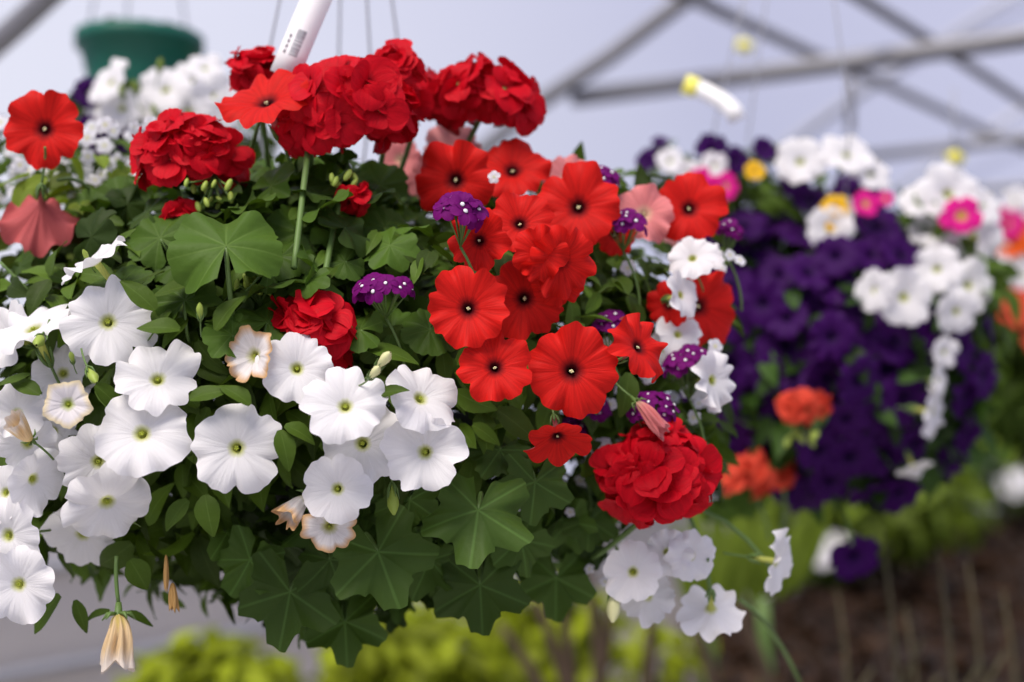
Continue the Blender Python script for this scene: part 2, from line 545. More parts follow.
def geranium_leaf(R, seed, nl=7, depth=.14, tooth=.035, power=3, wave=.085, pleat=.12, cup=.12, nth=112, nr=10, gap=.22, sag=None):
    g = np.random.default_rng(seed)
    th = np.linspace(-math.pi / 2 + gap, 1.5 * math.pi - gap, nth)
    q = (th - th[0]) / (th[-1] - th[0]) * nl
    q = np.clip(q, 0, nl - 1e-6)
    a = np.abs((q % 1) - .5) * 2
    r = 1 - depth * a ** power
    r *= 1 - .18 * (np.abs(q / nl - .5) * 2) ** 4
    r += tooth * (np.abs(np.sin(q * math.pi * 3 + .5)) - .5)
    r += g.normal(0, .04, nl)[np.floor(q).astype(int)] * (1 - a * a)
    u = np.linspace(0, 1, nr)[:, None] ** .85
    rr = r[None, :] * u
    z = pleat * (a - .5)[None, :] * u + cup * u ** 2 * g.uniform(-.6, 1)
    sag = g.uniform(.05, .32) if sag is None else sag
    z = z - sag * u ** 2 * (np.cos(th - g.uniform(0, 6.28)) ** 2)[None, :]
    for k in range(3):
        z = z + wave * u ** 2.5 * np.sin(int(g.integers(2, 7)) * th + g.uniform(0, 6))[None, :]
    V = np.stack([rr * np.cos(th), rr * np.sin(th), z], -1) * R
    PC = np.stack([a[None, :] * u * 1.0 + .0 * rr, u + 0 * rr, 0 * rr + g.uniform(.35, .85)], -1)
    return V, quads(nr, nth, False), PC


def ovate_leaf(L_, Wd, seed, nl=7, nw=5, droop=.35, fold=.25):
    g = np.random.default_rng(seed)
    t = np.linspace(0, 1, nl)[:, None]
    w = np.linspace(-1, 1, nw)[None, :]
    hw = Wd / 2 * np.sin(math.pi * np.clip(t, .03, .985) ** .8) ** .75
    x = hw * w
    y = L_ * t + 0 * w
    z = fold * np.abs(x) - droop * L_ * t * t + .04 * L_ * np.sin(6 * t + 3 * w + g.uniform(0, 6)) * np.abs(w)
    V = np.stack([x, y, z], -1)
    PC = np.stack([np.abs(w) + 0 * t, t + 0 * w, 0 * t * w + .5], -1)
    return V, quads(nl, nw, False), PC


def leaf_part(plant, px, py, size, d, tx, ty, roll=0.0, kind='gleaf', seed=None, label=None, stem=None, **kw):
    """one broad leaf; roll 0 has its stalk side down"""
    R = size / 2 * d / FPX
    V, F, PC = geranium_leaf(R, int(px * 13 + py) if seed is None else seed, **kw)
    mb = MB(); mb.add(V, [F], PC)
    n = facing(tx, ty)
    q = n.to_track_quat('Z', 'Y') @ Quaternion((0, 0, 1), roll)
    o = link('leaf', mb.mesh('broad_leaf', M[kind]), plant, at(px, py, d) - plant.location, q, label)
    sb = MB()
    tube(sb, bend((0, -.02 * R, -.02 * R), (0, -.5 * R, -1.3 * R), (0, -.25 * R, 0)), [.03 * R + .0006] * 7, n=6)
    link('leaf_stalk', sb.mesh('leaf_stalk', M['stem']), o)
    return o


def small_leaf(plant, p, length, width, direction, normal, kind='leaf', seed=0):
    V, F, PC = ovate_leaf(length, width, seed)
    mb = MB(); mb.add(V, [F], PC)
    y = Vector(direction).normalized()
    z = Vector(normal) - y * Vector(normal).dot(y)
    z.normalize()
    x = y.cross(z)
    q = Matrix((x, y, z)).transposed().to_quaternion()
    return link('leaf', mb.mesh('ovate_leaf', M[kind]), plant, Vector(p) - plant.location, q)


def foliage(plant, pts, outs, size, kind='leaf', shape='ovate', aspect=.55, name='foliage', upw=.7, seed=3, jit=.55, tocam=.25, mat=None):
    """a mass of leaves, one part: pts the leaf bases, outs the outward directions"""
    g = np.random.default_rng(seed)
    pts = np.asarray(pts); outs = np.asarray(outs)
    n = len(pts)
    temps = []
    for k in range(4):
        if shape == 'ovate':
            temps.append(ovate_leaf(1, aspect, k + seed, nl=6, nw=5, droop=.2 + .12 * k))
        elif shape == 'ivy':
            temps.append(geranium_leaf(.5, k + seed, nl=5, depth=.38, tooth=-.08, power=1.15, nth=64, nr=5, gap=.35))
        else:
            temps.append(geranium_leaf(.5, k + seed, nth=64, nr=5))
    nrm = outs * .6 + np.array([0, -tocam, upw]) + g.normal(0, jit, (n, 3))
    nrm /= np.linalg.norm(nrm, axis=1)[:, None]
    dr = outs * .6 + np.array([0, 0, -.25]) + g.normal(0, .7, (n, 3))
    dr -= nrm * (dr * nrm).sum(1)[:, None]
    dr /= np.linalg.norm(dr, axis=1)[:, None] + 1e-9
    xx = np.cross(dr, nrm)
    sz = size * g.uniform(.65, 1.25, n)
    base = np.array(plant.location)
    mb = MB()
    which = g.integers(0, 4, n)
    tint = g.uniform(0, 1, n)
    for k in range(4):
        s = np.where(which == k)[0]
        if not len(s):
            continue
        V, F, PC = temps[k]
        V = V.reshape(-1, 3); PC = PC.reshape(-1, 3)
        Rm = np.stack([xx[s], dr[s], nrm[s]], 2)
        P = np.einsum('nij,mj->nmi', Rm, V) * sz[s][:, None, None] + (pts[s] - base)[:, None, :]
        pc = np.repeat(PC[None], len(s), 0).copy()
        pc[:, :, 2] = tint[s][:, None]
        f = (F[None] + (np.arange(len(s)) * len(V))[:, None, None]).reshape(-1, 4)
        mb.add(P, [f], pc)
    return link(name, mb.mesh('leaves', mat or M[kind]), plant)


def stems_part(plant, runs, rad, name='stem', mat='stem'):
    for r_ in runs:
        mb = MB()
        tube(mb, [Vector(p) - plant.location for p in r_], rad, n=6)
        link(name, mb.mesh('stem', M[mat]), plant)


def bud(plant, px, py, d, length, tx, ty, mat='creambud', label=None, away=False):
    L_ = length * d / FPX
    mb = MB()
    z = np.linspace(0, 1, 8)[:, None]
    th = np.linspace(0, 6.283, 10, endpoint=False)[None, :]
    r = L_ * .17 * np.sin(math.pi * np.clip(z, .04, .97) ** 1.5) ** .8 * (1 + .12 * np.cos(5 * th + 4 * z))
    mb.add(np.stack([r * np.cos(th), r * np.sin(th), (z - .5) * L_ + 0 * th], -1), [quads(8, 10)])
    o = link('bud', mb.mesh('bud', M[mat]), plant, at(px, py, d) - plant.location, aim(facing(tx, ty, away), 0), label)
    sb = MB()
    for k in range(5):
        b = k * 1.257
        c, s = math.cos(b), math.sin(b)
        tube(sb, [(c * .05 * L_, s * .05 * L_, -.5 * L_), (c * .14 * L_, s * .14 * L_, -.3 * L_), (c * .19 * L_, s * .19 * L_, 0)], [.03 * L_, .04 * L_, .008 * L_], n=5)
    tube(sb, bend((0, 0, -.48 * L_), (0, .2 * L_, -1.4 * L_), (0, -.05 * L_, 0)), [.035 * L_] * 7, n=6)
    link('calyx', sb.mesh('calyx', M['stem']), o)
    return o


def crumpled(plant, px, py, d, length, width, tx, ty, mat, label, seed=1, stem=True, open_=.9):
    """a spent trumpet: folded, crumpled cloth-like tube, its mouth along the given direction"""
    L_, Wd = length * d / FPX, width * d / FPX
    g = np.random.default_rng(seed)
    nu, nth = 14, 40
    u = np.linspace(0, 1, nu)[:, None]
    th = np.linspace(0, 6.283, nth, endpoint=False)[None, :]
    r = Wd / 2 * (.16 + .84 * u ** .55 * (1 - (1 - open_) * u ** 3))
    f = 0
    for k in range(5):
        f = f + np.sin(int(g.integers(3, 10)) * th + g.uniform(0, 6) + u * g.uniform(-4, 4)) * g.uniform(.4, 1)
    r = r * (1 + (.17 if stem else .13) * f * u ** .5)
    zz = L_ * (u - .5) + .06 * L_ * np.sin(4 * th + 2) * u ** 3 + .04 * L_ * f * u ** 2
    zz = zz * np.ones_like(th)
    mb = MB()
    mb.add(np.stack([r * np.cos(th) + .08 * Wd * np.sin(5 * u), r * np.sin(th) * .8, zz], -1), [quads(nu, nth)],
           np.stack([np.cos(th) + 0 * u, np.sin(th) + 0 * u, u + .05 * f], -1))
    o = link('withered_flower', mb.mesh('crumpled_corolla', M[mat]), plant, at(px, py, d) - plant.location, aim(facing(tx, ty), g.uniform(0, 6)), label)
    if stem:
        sb = MB()
        for k in range(5):
            b = k * 1.257
            c, s = math.cos(b), math.sin(b)
            tube(sb, [(c * .07 * Wd, s * .07 * Wd, -.5 * L_), (c * .28 * Wd, s * .28 * Wd, -.50 * L_), (c * .42 * Wd, s * .42 * Wd, -.38 * L_)], [.04 * Wd, .055 * Wd, .012 * Wd], n=5)
        tube(sb, [(0, 0, -.72 * L_), (0, 0, -.4 * L_), (0, 0, -.2 * L_)], [.07 * Wd, .12 * Wd, .10 * Wd], n=8)
        tube(sb, bend((0, 0, -.7 * L_), (.05 * Wd, .1 * Wd, -1.6 * L_), (0, .03 * L_, 0)), [.05 * Wd] * 7, n=6)
        link('calyx', sb.mesh('calyx', M['stem']), o)
    return o


def ellipsoid_depth(px, py, c, ax, k=1.04, edge=None):
    dr = FW + RT * ((px - 512) / FPX) + UP * ((341 - py) / FPX)
    o = CAM - c
    A = sum((dr[i] / (ax[i] * k)) ** 2 for i in range(3))
    B = sum(dr[i] * o[i] / (ax[i] * k) ** 2 for i in range(3))
    C_ = sum((o[i] / (ax[i] * k)) ** 2 for i in range(3)) - 1
    D = B * B - A * C_
    if D < 0:
        return -B / A
    return (-B - math.sqrt(D)) / A


# the mass of the front basket, of the violet one behind it
E1C, E1A = at(335, 385, 1.34), (0.355, 0.27, 0.215)
E2C, E2A = at(835, 355, 1.98), (0.215, 0.21, 0.20)


def D1(px, py, off=0.0):
    return min(1.25, ellipsoid_depth(px, py, E1C, E1A)) + off


def D2(px, py, off=0.0):
    return min(1.90, ellipsoid_depth(px, py, E2C, E2A)) + off


def pix(p):
    v = np.asarray(p) - np.array(CAM)
    d = v @ np.array(FW)
    return 512 + (v @ np.array(RT)) / d * FPX, 341 - (v @ np.array(UP)) / d * FPX


def fill(c, ax, n, g, lo=.6, hi=1.0):
    v = g.normal(0, 1, (n, 3)); v /= np.linalg.norm(v, axis=1)[:, None]
    r = (lo ** 3 + (hi ** 3 - lo ** 3) * g.uniform(0, 1, n)) ** (1 / 3)
    p = np.array(c) + v * np.array(ax) * r[:, None]
    o = v / np.array(ax); o /= np.linalg.norm(o, axis=1)[:, None]
    return p, o


# ------------------------------------------------------------------ the setting: floor, film cover, pipes
def arch_z(s, H=3.75, p=2.5):
    return H * max(0.0, 1 - abs(s) ** p) ** (1 / p)


AX = Vector((math.sin(math.radians(30)), math.cos(math.radians(30)), 0))
PX = Vector((math.cos(math.radians(30)), -math.sin(math.radians(30)), 0))


def house(perp, along, z):
    return PX * perp + AX * along + Vector((0, 0, z))


def film_material():
    m, N, L = new_mat('greenhouse_film')
    o = N.new('ShaderNodeOutputMaterial')
    a = N.new('ShaderNodeBsdfTransparent'); a.inputs['Color'].default_value = (0.95, 0.95, 0.98, 1)
    b = N.new('ShaderNodeBsdfTranslucent'); b.inputs['Color'].default_value = (0.68, 0.75, 1.0, 1)
    s = N.new('ShaderNodeMixShader'); s.inputs[0].default_value = .28
    L.new(a.outputs['BSDF'], s.inputs[1]); L.new(b.outputs['BSDF'], s.inputs[2]); L.new(s.outputs['Shader'], o.inputs['Surface'])
    return m


FILM = film_material()
mb = MB()
ss = np.sin(np.linspace(-math.pi / 2, math.pi / 2, 41))
al = np.linspace(-8, 34, 22)
V = np.array([[tuple(house(1.4 + 5.1 * s, a, arch_z(s) + .06)) for s in ss] for a in al])
mb.add(V, [quads(22, 41, False)])
link('ceiling', mb.mesh('film_cover', FILM), kind='structure')
for nm, a in (('wall_far', 34), ('wall_near', -8)):
    mb = MB()
    rim_ = [tuple(house(1.4 + 5.1 * s, a, arch_z(s) + .06)) for s in ss]
    mb.add(rim_, [np.arange(41)[None, :]])
    link(nm, mb.mesh('film_end', FILM), kind='structure')

mb = MB()
kc = [house(-3.58, -8, 0), house(-3.58, 34, 0), house(-3.66, 34, 0), house(-3.66, -8, 0)]
mb.add([tuple(c) for c in kc] + [tuple(c + Vector((0, 0, 1.25))) for c in kc], [np.array([[3, 2, 1, 0], [4, 5, 6, 7], [0, 1, 5, 4], [1, 2, 6, 5], [2, 3, 7, 6], [3, 0, 4, 7]])])
kw_ = link('wall_left', mb.mesh('knee_wall', simple('grey_board', (.62, .575, .53), .7, noise=.10, scale=1.3)), kind='structure')
kw_.data.polygons.foreach_set('use_smooth', [False] * 6)
for k, zt in enumerate((.80, 1.12)):
    pipe_z = zt
    mb = MB()
    tube(mb, [house(-3.555, -8, zt), house(-3.555, 34, zt)], .02, n=8)
    link('trim_%d' % (k + 1), mb.mesh('wall_rail', M['wire']), kind='structure')

m, N, L = new_mat('concrete_floor')
o_ = N.new('ShaderNodeOutputMaterial'); p_ = N.new('ShaderNodeBsdfPrincipled'); p_.inputs['Roughness'].default_value = .8
t_ = N.new('ShaderNodeTexCoord'); z_ = N.new('ShaderNodeTexNoise'); z_.inputs['Scale'].default_value = .55; z_.inputs['Detail'].default_value = 5
mp_ = N.new('ShaderNodeMapping'); mp_.inputs['Rotation'].default_value = (0, 0, .7); mp_.inputs['Scale'].default_value = (3.0, .6, 1)  # stretched diagonal bands put soft shadow lines into the floor colour
r_ = N.new('ShaderNodeValToRGB'); r_.color_ramp.elements[0].color = (.34, .33, .32, 1); r_.color_ramp.elements[1].color = (.47, .455, .45, 1)
r_.color_ramp.elements[0].position = .3; r_.color_ramp.elements[1].position = .65
L.new(t_.outputs['Object'], mp_.inputs['Vector']); L.new(mp_.outputs['Vector'], z_.inputs['Vector']); L.new(z_.outputs['Fac'], r_.inputs['Fac'])
L.new(r_.outputs['Color'], p_.inputs['Base Color']); L.new(p_.outputs['BSDF'], o_.inputs['Surface'])
mb = MB()
cs = [house(-3.8, -8, 0), house(6.6, -8, 0), house(6.6, 34, 0), house(-3.8, 34, 0)]
mb.add([tuple(c) for c in cs] + [tuple(c - Vector((0, 0, .1))) for c in cs],
       [np.array([[0, 1, 2, 3], [7, 6, 5, 4], [0, 4, 5, 1], [1, 5, 6, 2], [2, 6, 7, 3], [3, 7, 4, 0]])])
fl = link('floor', mb.mesh('floor_slab', m), kind='structure')
fl.data.polygons.foreach_set('use_smooth', [False] * len(fl.data.polygons))


def pipe(name, pts, rad):
    mb = MB()
    tube(mb, pts, rad, n=14)
    return link(name, mb.mesh('pipe', M['pipe']), kind='structure')


# hoops that carry the film (near one top left, the next ones to the right)
pipe('hoop_pipe', [at(-260, 250, 3.2), at(-120, 142, 3.0), at(-20, 58, 2.85), at(22, 21, 2.8), at(70, -24, 2.75), at(200, -130, 2.6), at(420, -250, 2.4)], .024)
pipe('hoop_pipe', [at(330, 330, 5.4), at(440, 185, 5.2), at(540, 102, 5.0), at(610, 56, 4.9), at(690, -4, 4.8), at(860, -120, 4.6)], .030)
pipe('hoop_pipe', [at(700, 210, 7.4), at(800, 134, 7.2), at(872, 84, 7.0), at(950, 35, 6.8), at(1030, -14, 6.6), at(1200, -120, 6.4)], .025)
pipe('hoop_pipe', [at(860, 215, 9.4), at(930, 168, 9.2), at(1030, 105, 9.0), at(1200, 10, 8.8)], .030)
# bottom chords of the trusses
pipe('chord_pipe', [at(574, 98, 5.0), at(800, 69, 4.6), at(1024, 38, 4.25), at(1300, -3, 3.9)], .032)
pipe('chord_pipe', [at(850, 158, 7.2), at(950, 147, 7.0), at(1024, 138, 6.8), at(1200, 120, 6.5)], .027)
pipe('chord_pipe', [at(900, 196, 9.2), at(1040, 186, 9.0), at(1200, 176, 8.8)], .030)
# web and purlins
pipe('web_pipe', [at(851, 62, 4.52), at(850, 132, 4.52)], .013)
pipe('purlin_pipe', [at(600, -45, 4.3), at(690, -3, 4.7), at(815, 55, 5.6), at(880, 82, 6.2), at(985, 131, 7.2), at(1100, 178, 8.6)], .024)
pipe('purlin_pipe', [at(760, -64, 4.0), at(862, -1, 4.3), at(940, 47, 4.8), at(1024, 101, 5.3), at(1150, 180, 6.4)], .020)

# ------------------------------------------------------------------ front basket: pot, wires, tag
hb = thing('hanging_basket', at(335, 420, 1.36), 'hanging basket on thin grey wires buried under red and white flowers in front', 'basket')


def pot(parent, rt, rb, h, mat, name='pot', rim=.012):
    prof = [(rb * .2, -h), (rb, -h), (rb + (rt - rb) * .5, -h * .5), (rt, -.02), (rt + rim, -.02), (rt + rim, 0.006), (rt - .004, .006), (rt - .008, -.02), (rb - .006, -h + .01), (rb * .2, -h + .01)]
    nth = 48
    th = np.linspace(0, 6.2832, nth, endpoint=False)
    V = np.array([[(r * math.cos(t), r * math.sin(t), z) for t in th] for r, z in prof])
    mb = MB(); mb.add(V, [quads(len(prof), nth), np.arange(nth)[::-1][None, :]])
    o = link(name, mb.mesh('pot', M[mat]), parent)
    mb = MB()
    g = np.random.default_rng(2)
    rr = np.linspace(.02, 1, 7)[:, None]
    V = np.stack([rr * (rt - .006) * np.cos(th), rr * (rt - .006) * np.sin(th), -.022 + g.uniform(-.004, .008, (7, nth))], -1)
    mb.add(V, [quads(7, nth), np.arange(nth)[None, :]])
    link('soil', mb.mesh('soil', M['soil']), parent)
    return o


pot(hb, .13, .09, .12, 'potblack')
hook = at(348, -330, 1.36)
for p in (at(255, 120, 1.50), at(404, 90, 1.58), at(372, 90, 1.54), at(338, 90, 1.62)):
    mb = MB(); tube(mb, [hook - hb.location, Vector(p) - hb.location, (Vector(p) - hb.location) * .35 + Vector((0, 0, .01))], .0015, n=6)
    link('wire', mb.mesh('wire', M['wire']), hb)


def tag_strip(name, pts, width, side, label, group=None, yellow=0):
    """a plastic loop tag: a bent strip with thickness"""
    base = Vector(pts[len(pts) - 1])
    o = thing(name, base, label, 'tag', group)
    side = Vector(side).normalized()

    def strip(ps, mat, nm, off=0, wd=width):
        mb = MB(); vs = []
        for i, p in enumerate(ps):
            t = (Vector(ps[min(i + 1, len(ps) - 1)]) - Vector(ps[max(i - 1, 0)])).normalized()
            x = (side - t * side.dot(t)).normalized(); n = t.cross(x)
            for a, b in ((-1, -1), (1, -1), (1, 1), (-1, 1)):
                vs.append(tuple(Vector(p) - base + x * (a * wd / 2) + n * (b * .0004)))
        k = len(ps)
        mb.add(vs, [quads(k, 4), np.array([[3, 2, 1, 0]]), np.array([[4 * k - 4, 4 * k - 3, 4 * k - 2, 4 * k - 1]])])
        return link(nm, mb.mesh(nm, M[mat]), o)
    strip(pts, 'tag', 'strip')
    if yellow:
        strip([Vector(p) + FW * -.001 for p in pts[:yellow]], 'tagyellow', 'yellow_end', wd=width * 1.15)
    return o


td = 1.22
tp = [at(372, -150, td + .03), at(352, -80, td + .01), at(330, -30, td), at(316, 0, td), at(304, 28, td), at(294, 52, td), at(284, 76, td)]
tg = tag_strip('plant_tag', tp, 30 * td / FPX, RT + UP * .42, 'white plastic strip tag with grey printed block standing above the red geranium')
mb = MB()
ax_ = (Vector(tp[3]) - Vector(tp[6])).normalized(); sd_ = (RT + UP * .42); sd_ = (sd_ - ax_ * sd_.dot(ax_)).normalized(); nn_ = ax_.cross(sd_)
if nn_.dot(FW) > 0:
    nn_ = -nn_
g0 = np.random.default_rng(5)
px_m = td / FPX


def ink(u0, u1, w0, w1):
    c0 = Vector(tp[6]) - tg.location
    vs = [tuple(c0 + ax_ * (u * px_m) + sd_ * (w * px_m) + nn_ * (.0006 + e)) for u, w in ((u0, w0), (u1, w0), (u1, w1), (u0, w1)) for e in (0, .0002)]
    mb.add(vs, [np.array([[0, 2, 4, 6], [7, 5, 3, 1], [0, 1, 3, 2], [2, 3, 5, 4], [4, 5, 7, 6], [6, 7, 1, 0]])])


u_ = 22.0
while u_ < 50:
    w_ = g0.uniform(.6, 1.9)
    ink(u_, u_ + w_, -4.5, 4.5)
    u_ += w_ + g0.uniform(.5, 1.3)
for k in range(4):
    ink(22 + k * 5.5, 25.5 + k * 5.5, -10.5, -8.5)
link('printed_barcode', mb.mesh('print', M['ink']), tg, label='grey printed block of bars')

# ------------------------------------------------------------------ front basket: the plants
G1 = np.random.default_rng(21)
P1, O1 = fill(E1C, E1A, 8200, G1, .5, 1.0)
X1, Y1 = pix(P1)

wl = thing('white_petunia', at(100, 420, 1.2), 'white petunia plant trailing down the left side of the front basket', 'flowering plant')
wc = thing('white_petunia', at(345, 430, 1.2), 'white petunia plant with a cascade of blooms in the middle of the front basket', 'flowering plant')
wr = thing('white_petunia', at(690, 420, 1.35), 'white petunia plant trailing on the right side of the front basket', 'flowering plant')
rp = thing('red_petunia', at(540, 300, 1.25), 'bright red petunia plant with many wide blooms right of centre in the front basket', 'flowering plant')
rl = thing('red_petunia', at(60, 200, 1.3), 'red petunia at upper left with one open bloom and one bloom seen from behind', 'flowering plant')
pk = thing('pink_petunia', at(450, 200, 1.35), 'salmon pink petunia half hidden behind the red blooms', 'flowering plant')
gr = thing('red_geranium', at(290, 290, 1.33), 'deep red geranium with tall round flower heads above broad green leaves', 'flowering plant')
gi = thing('red_geranium', at(480, 540, 1.25), 'geranium with dark lobed leaves under the basket and one low crimson head', 'flowering plant')
vb = thing('purple_verbena', at(420, 300, 1.25), 'purple verbena with small white-eyed heads between geranium and red petunia', 'flowering plant')
vr = thing('purple_verbena', at(650, 380, 1.3), 'purple verbena with several dark heads among the white blooms on the right', 'flowering plant')
bl = thing('white_bacopa', at(90, 190, 1.45), 'bacopa with many tiny white flowers at the upper left of the front basket', 'flowering plant')
br = thing('white_bacopa', at(600, 470, 1.3), 'bacopa with tiny scattered white flowers at the right flank of the front basket', 'flowering plant')

# petunia at left: (px, py, dia, off, tx, ty, kwargs)
for px, py, dia, off, tx, ty, kw in (
    (107, 320, 92, 0, .15, .25, {}), (157, 376, 86, .0, .12, .55, {}), (140, 431, 98, -.02, .0, .40, {}), (236, 448, 94, -.01, .10, .08, {}),
    (98, 463, 80, .015, .25, -.15, {}), (108, 506, 88, .0, .35, -.52, dict(ruf=.08)), (80, 538, 76, .03, -.1, -.45, dict(ruf=.06)),
    (17, 585, 80, -.10, .05, .05, {}), (4, 536, 80, -.05, -.3, .05, {}), (30, 322, 96, -.03, -.25, .85, {}), (6, 335, 70, .03, -.5, .3, {}),
    (93, 258, 76, -.02, -.52, .78, dict(cup=.12)), (17, 412, 58, -.05, .25, .3, dict(cup=.25)), (26, 446, 64, -.03, .1, -.35, {}),
    (36, 480, 66, -.05, .78, -.15, {}), (2, 492, 62, -.03, -.35, .2, {}), (62, 372, 66, .05, .1, .25, {}), (52, 432, 56, .02, .0, -.2, {})):
    dd = D1(px, py, off) if px > 60 else 1.13 + off * .5
    petunia(wl, px, py, dia, dd, tx, ty, **kw)
petunia(wl, 67, 404, 54, D1(67, 404) - .05, .05, .1, mat='young', pent=True, ruf=.015, cup=.12, label='half open white bloom with creamy pentagon edge')
crumpled(wl, 118, 640, 1.12, 52, 42, .05, -.97, 'withered', 'spent bloom hanging, crumpled and yellowed', seed=4)
crumpled(wl, 173, 596, 1.13, 26, 15, .12, -.95, 'dry', 'dry tan spent bloom', seed=9, stem=False, open_=.6)
crumpled(wl, 166, 572, 1.13, 34, 9, .05, -.97, 'dry', None, seed=12, stem=False, open_=.3)
crumpled(wl, 22, 430, 1.08, 34, 24, -.3, .6, 'withered', 'spent yellowed bloom', seed=6)
for px, py, ln, tx, ty, mt in ((200, 312, 20, .05, .93, 'bud'), (40, 340, 34, .1, -.3, 'bud'), (72, 358, 16, 0, .8, 'bud'), (92, 375, 30, .5, -.5, 'bud'), (86, 256, 16, -.2, .8, 'bud')):
    bud(wl, px, py, D1(max(px, 40), py) - .03, ln, tx, ty, mt)

for px, py, dia, off, tx, ty, kw in (
    (297, 367, 78, -.0, .15, .30, {}), (345, 404, 84, -.02, .05, .42, {}), (362, 443, 88, .01, .02, .15, {}), (337, 489, 70, -.01, .0, .08, {}),
    (423, 395, 84, -.0, .45, .55, {}), (424, 452, 84, -.01, -.12, .08, {})):
    petunia(wc, px, py, dia, D1(px, py, off), tx, ty, **kw)
petunia(wc, 252, 355, 56, D1(252, 355), -.45, .15, mat='wilted', cup=.35, label='white bloom browning at its lower edge')
petunia(wc, 329, 528, 56, D1(329, 528) - .02, .05, -.25, mat='wilted', ruf=.09, cup=.05, label='white bloom with a crumpled tan edge')
crumpled(wc, 296, 508, D1(296, 508), 36, 30, -.55, -.55, 'wilted', 'folded fading bloom', seed=15)
bud(wc, 383, 361, D1(383, 361) - .02, 30, .55, .6, 'creambud'); bud(wc, 374, 373, D1(374, 373) - .03, 26, .5, .5, 'creambud'); bud(wc, 393, 499, D1(393, 499) + .01, 34, .1, -.9, 'bud')

for px, py, dia, d, tx, ty, away in (
    (692, 256, 52, 1.24, -.2, .5, 0), (684, 294, 52, 1.23, .72, .2, 0), (679, 333, 50, 1.25, .2, .4, 0), (716, 380, 64, 1.22, .66, .05, 0), (664, 348, 40, 1.27, 0, .3, 0), (712, 256, 30, 1.27, .4, .4, 0),
    (633, 572, 62, 1.20, -.1, .15, 0), (668, 552, 50, 1.22, .1, .1, 0), (692, 556, 54, 1.22, .25, .1, 0), (648, 598, 56, 1.25, .1, -.5, 1),
    (711, 612, 68, 1.25, .1, -.72, 1), (781, 562, 68, 1.28, .80, -.05, 0), (708, 388, 44, 1.34, -.2, -.5, 0)):
    petunia(wr, px, py, dia, d, tx, ty, away=bool(away))
bud(wr, 614, 603, 1.2, 40, -.1, -.9, 'creambud')
stems_part(wr, [bend(at(560, 470, 1.38), at(640, 600, 1.32), (0, 0, .02)), bend(at(640, 460, 1.38), at(712, 600, 1.3), (.01, 0, .02)),
                bend(at(640, 520, 1.36), at(770, 566, 1.33), (0, 0, .03)), bend(at(740, 600, 1.4), at(800, 682, 1.5), (0, 0, .012))], .0022)

for px, py, dia, off, tx, ty, kw in (
    (468, 308, 86, -.02, .0, .10, {}), (525, 298, 82, .035, .1, .05, {}), (495, 366, 78, -.02, .02, .28, {}), (572, 371, 96, -.03, .0, .02, {}),
    (578, 206, 90, -.02, -.12, .15, {}), (513, 168, 76, .02, .05, .45, {}), (455, 180, 84, .03, -.1, -.08, {}), (478, 240, 66, -.01, -.25, .0, dict(ruf=.09)),
    (520, 222, 70, -.02, .0, .35, dict(ruf=.09)), (562, 262, 76, -.03, .25, -.35, dict(ruf=.08)), (540, 252, 56, -.03, -.1, .1, dict(ruf=.09)), (560, 284, 54, .0, .2, -.3, {}),
    (642, 345, 74, -.06, .62, .42, {}), (690, 207, 74, .04, .05, .25, {}), (702, 306, 84, .04, .45, .0, {}), (668, 306, 48, .05, -.3, -.2, {}), (616, 235, 46, .03, .3, -.1, {})):
    petunia(rp, px, py, dia, D1(px, py, off), tx, ty, mat='red', eye='anther', **kw)
petunia(rp, 558, 440, 66, D1(560, 437) - .01, .10, -.66, mat='red', eye='anther', cup=.30, rc=.12, notch=.3, label='red bloom nodding downwards')
petunia(rl, 43, 128, 82, 1.22, .02, .05, mat='red', eye='anther', label='open red bloom facing forward')
petunia(rl, 42, 216, 78, 1.25, -.22, -.66, mat='red', eye='anther', away=True, cup=.30, rc=.02, funnel=.42, ruf=.075, label='pinkish red bloom seen from behind')
petunia(rl, 264, 96, 96, 1.17, -.25, .78, mat='red', eye='anther', label='orange red bloom in front of the tag')
stems_part(rl, [bend(at(120, 250, 1.35), at(44, 140, 1.27), (-.01, 0, .01)), bend(at(120, 240, 1.35), at(58, 180, 1.24), (0, 0, .02)), bend(at(230, 220, 1.36), at(262, 112, 1.22), (0, 0, 0))], .0018)

for px, py, dia, d, tx, ty, aw in ((452, 150, 62, 1.36, .1, .35, 1), (430, 178, 50, 1.34, -.3, .1, 0), (570, 176, 56, 1.30, .1, .45, 0), (644, 212, 62, 1.27, -.1, .3, 0), (400, 158, 44, 1.38, 0, .2, 0), (675, 225, 44, 1.40, .1, -.2, 1)):
    petunia(pk, px, py, dia, d, tx, ty, mat='pink', eye='anther', away=bool(aw))
crumpled(pk, 650, 416, 1.16, 44, 22, .55, -.6, 'pink', None, seed=22, open_=.7)

# geranium heads
top = at(305, 280, 1.34)
for px, py, w, h, off, n, fr, st in (
    (188, 152, 116, 78, 1.20, 30, 26, at(225, 260, 1.34)), (345, 108, 150, 112, 1.20, 52, 28, at(296, 262, 1.32)), (482, 97, 112, 76, 1.30, 34, 25, at(400, 250, 1.36)),
    (258, 78, 60, 76, 1.27, 16, 24, at(270, 240, 1.36)), (310, 134, 60, 46, 1.19, 9, 22, at(300, 240, 1.32)), (395, 66, 56, 50, 1.24, 9, 22, at(360, 240, 1.34)), (418, 100, 74, 66, 1.30, 16, 25, at(370, 240, 1.36)), (184, 215, 34, 44, 1.19, 7, 17, at(215, 280, 1.33))):
    geranium_head(gr, px, py, w, h, off, n, fr, stem_to=st)
geranium_head(gr, 309, 320, 80, 52, 1.10, 11, 34, stem_to=at(290, 410, 1.25), label='crimson flower head seen side on, opening like a rose')
geranium_head(gr, 326, 350, 46, 36, 1.12, 7, 20, stem_to=at(290, 410, 1.25))
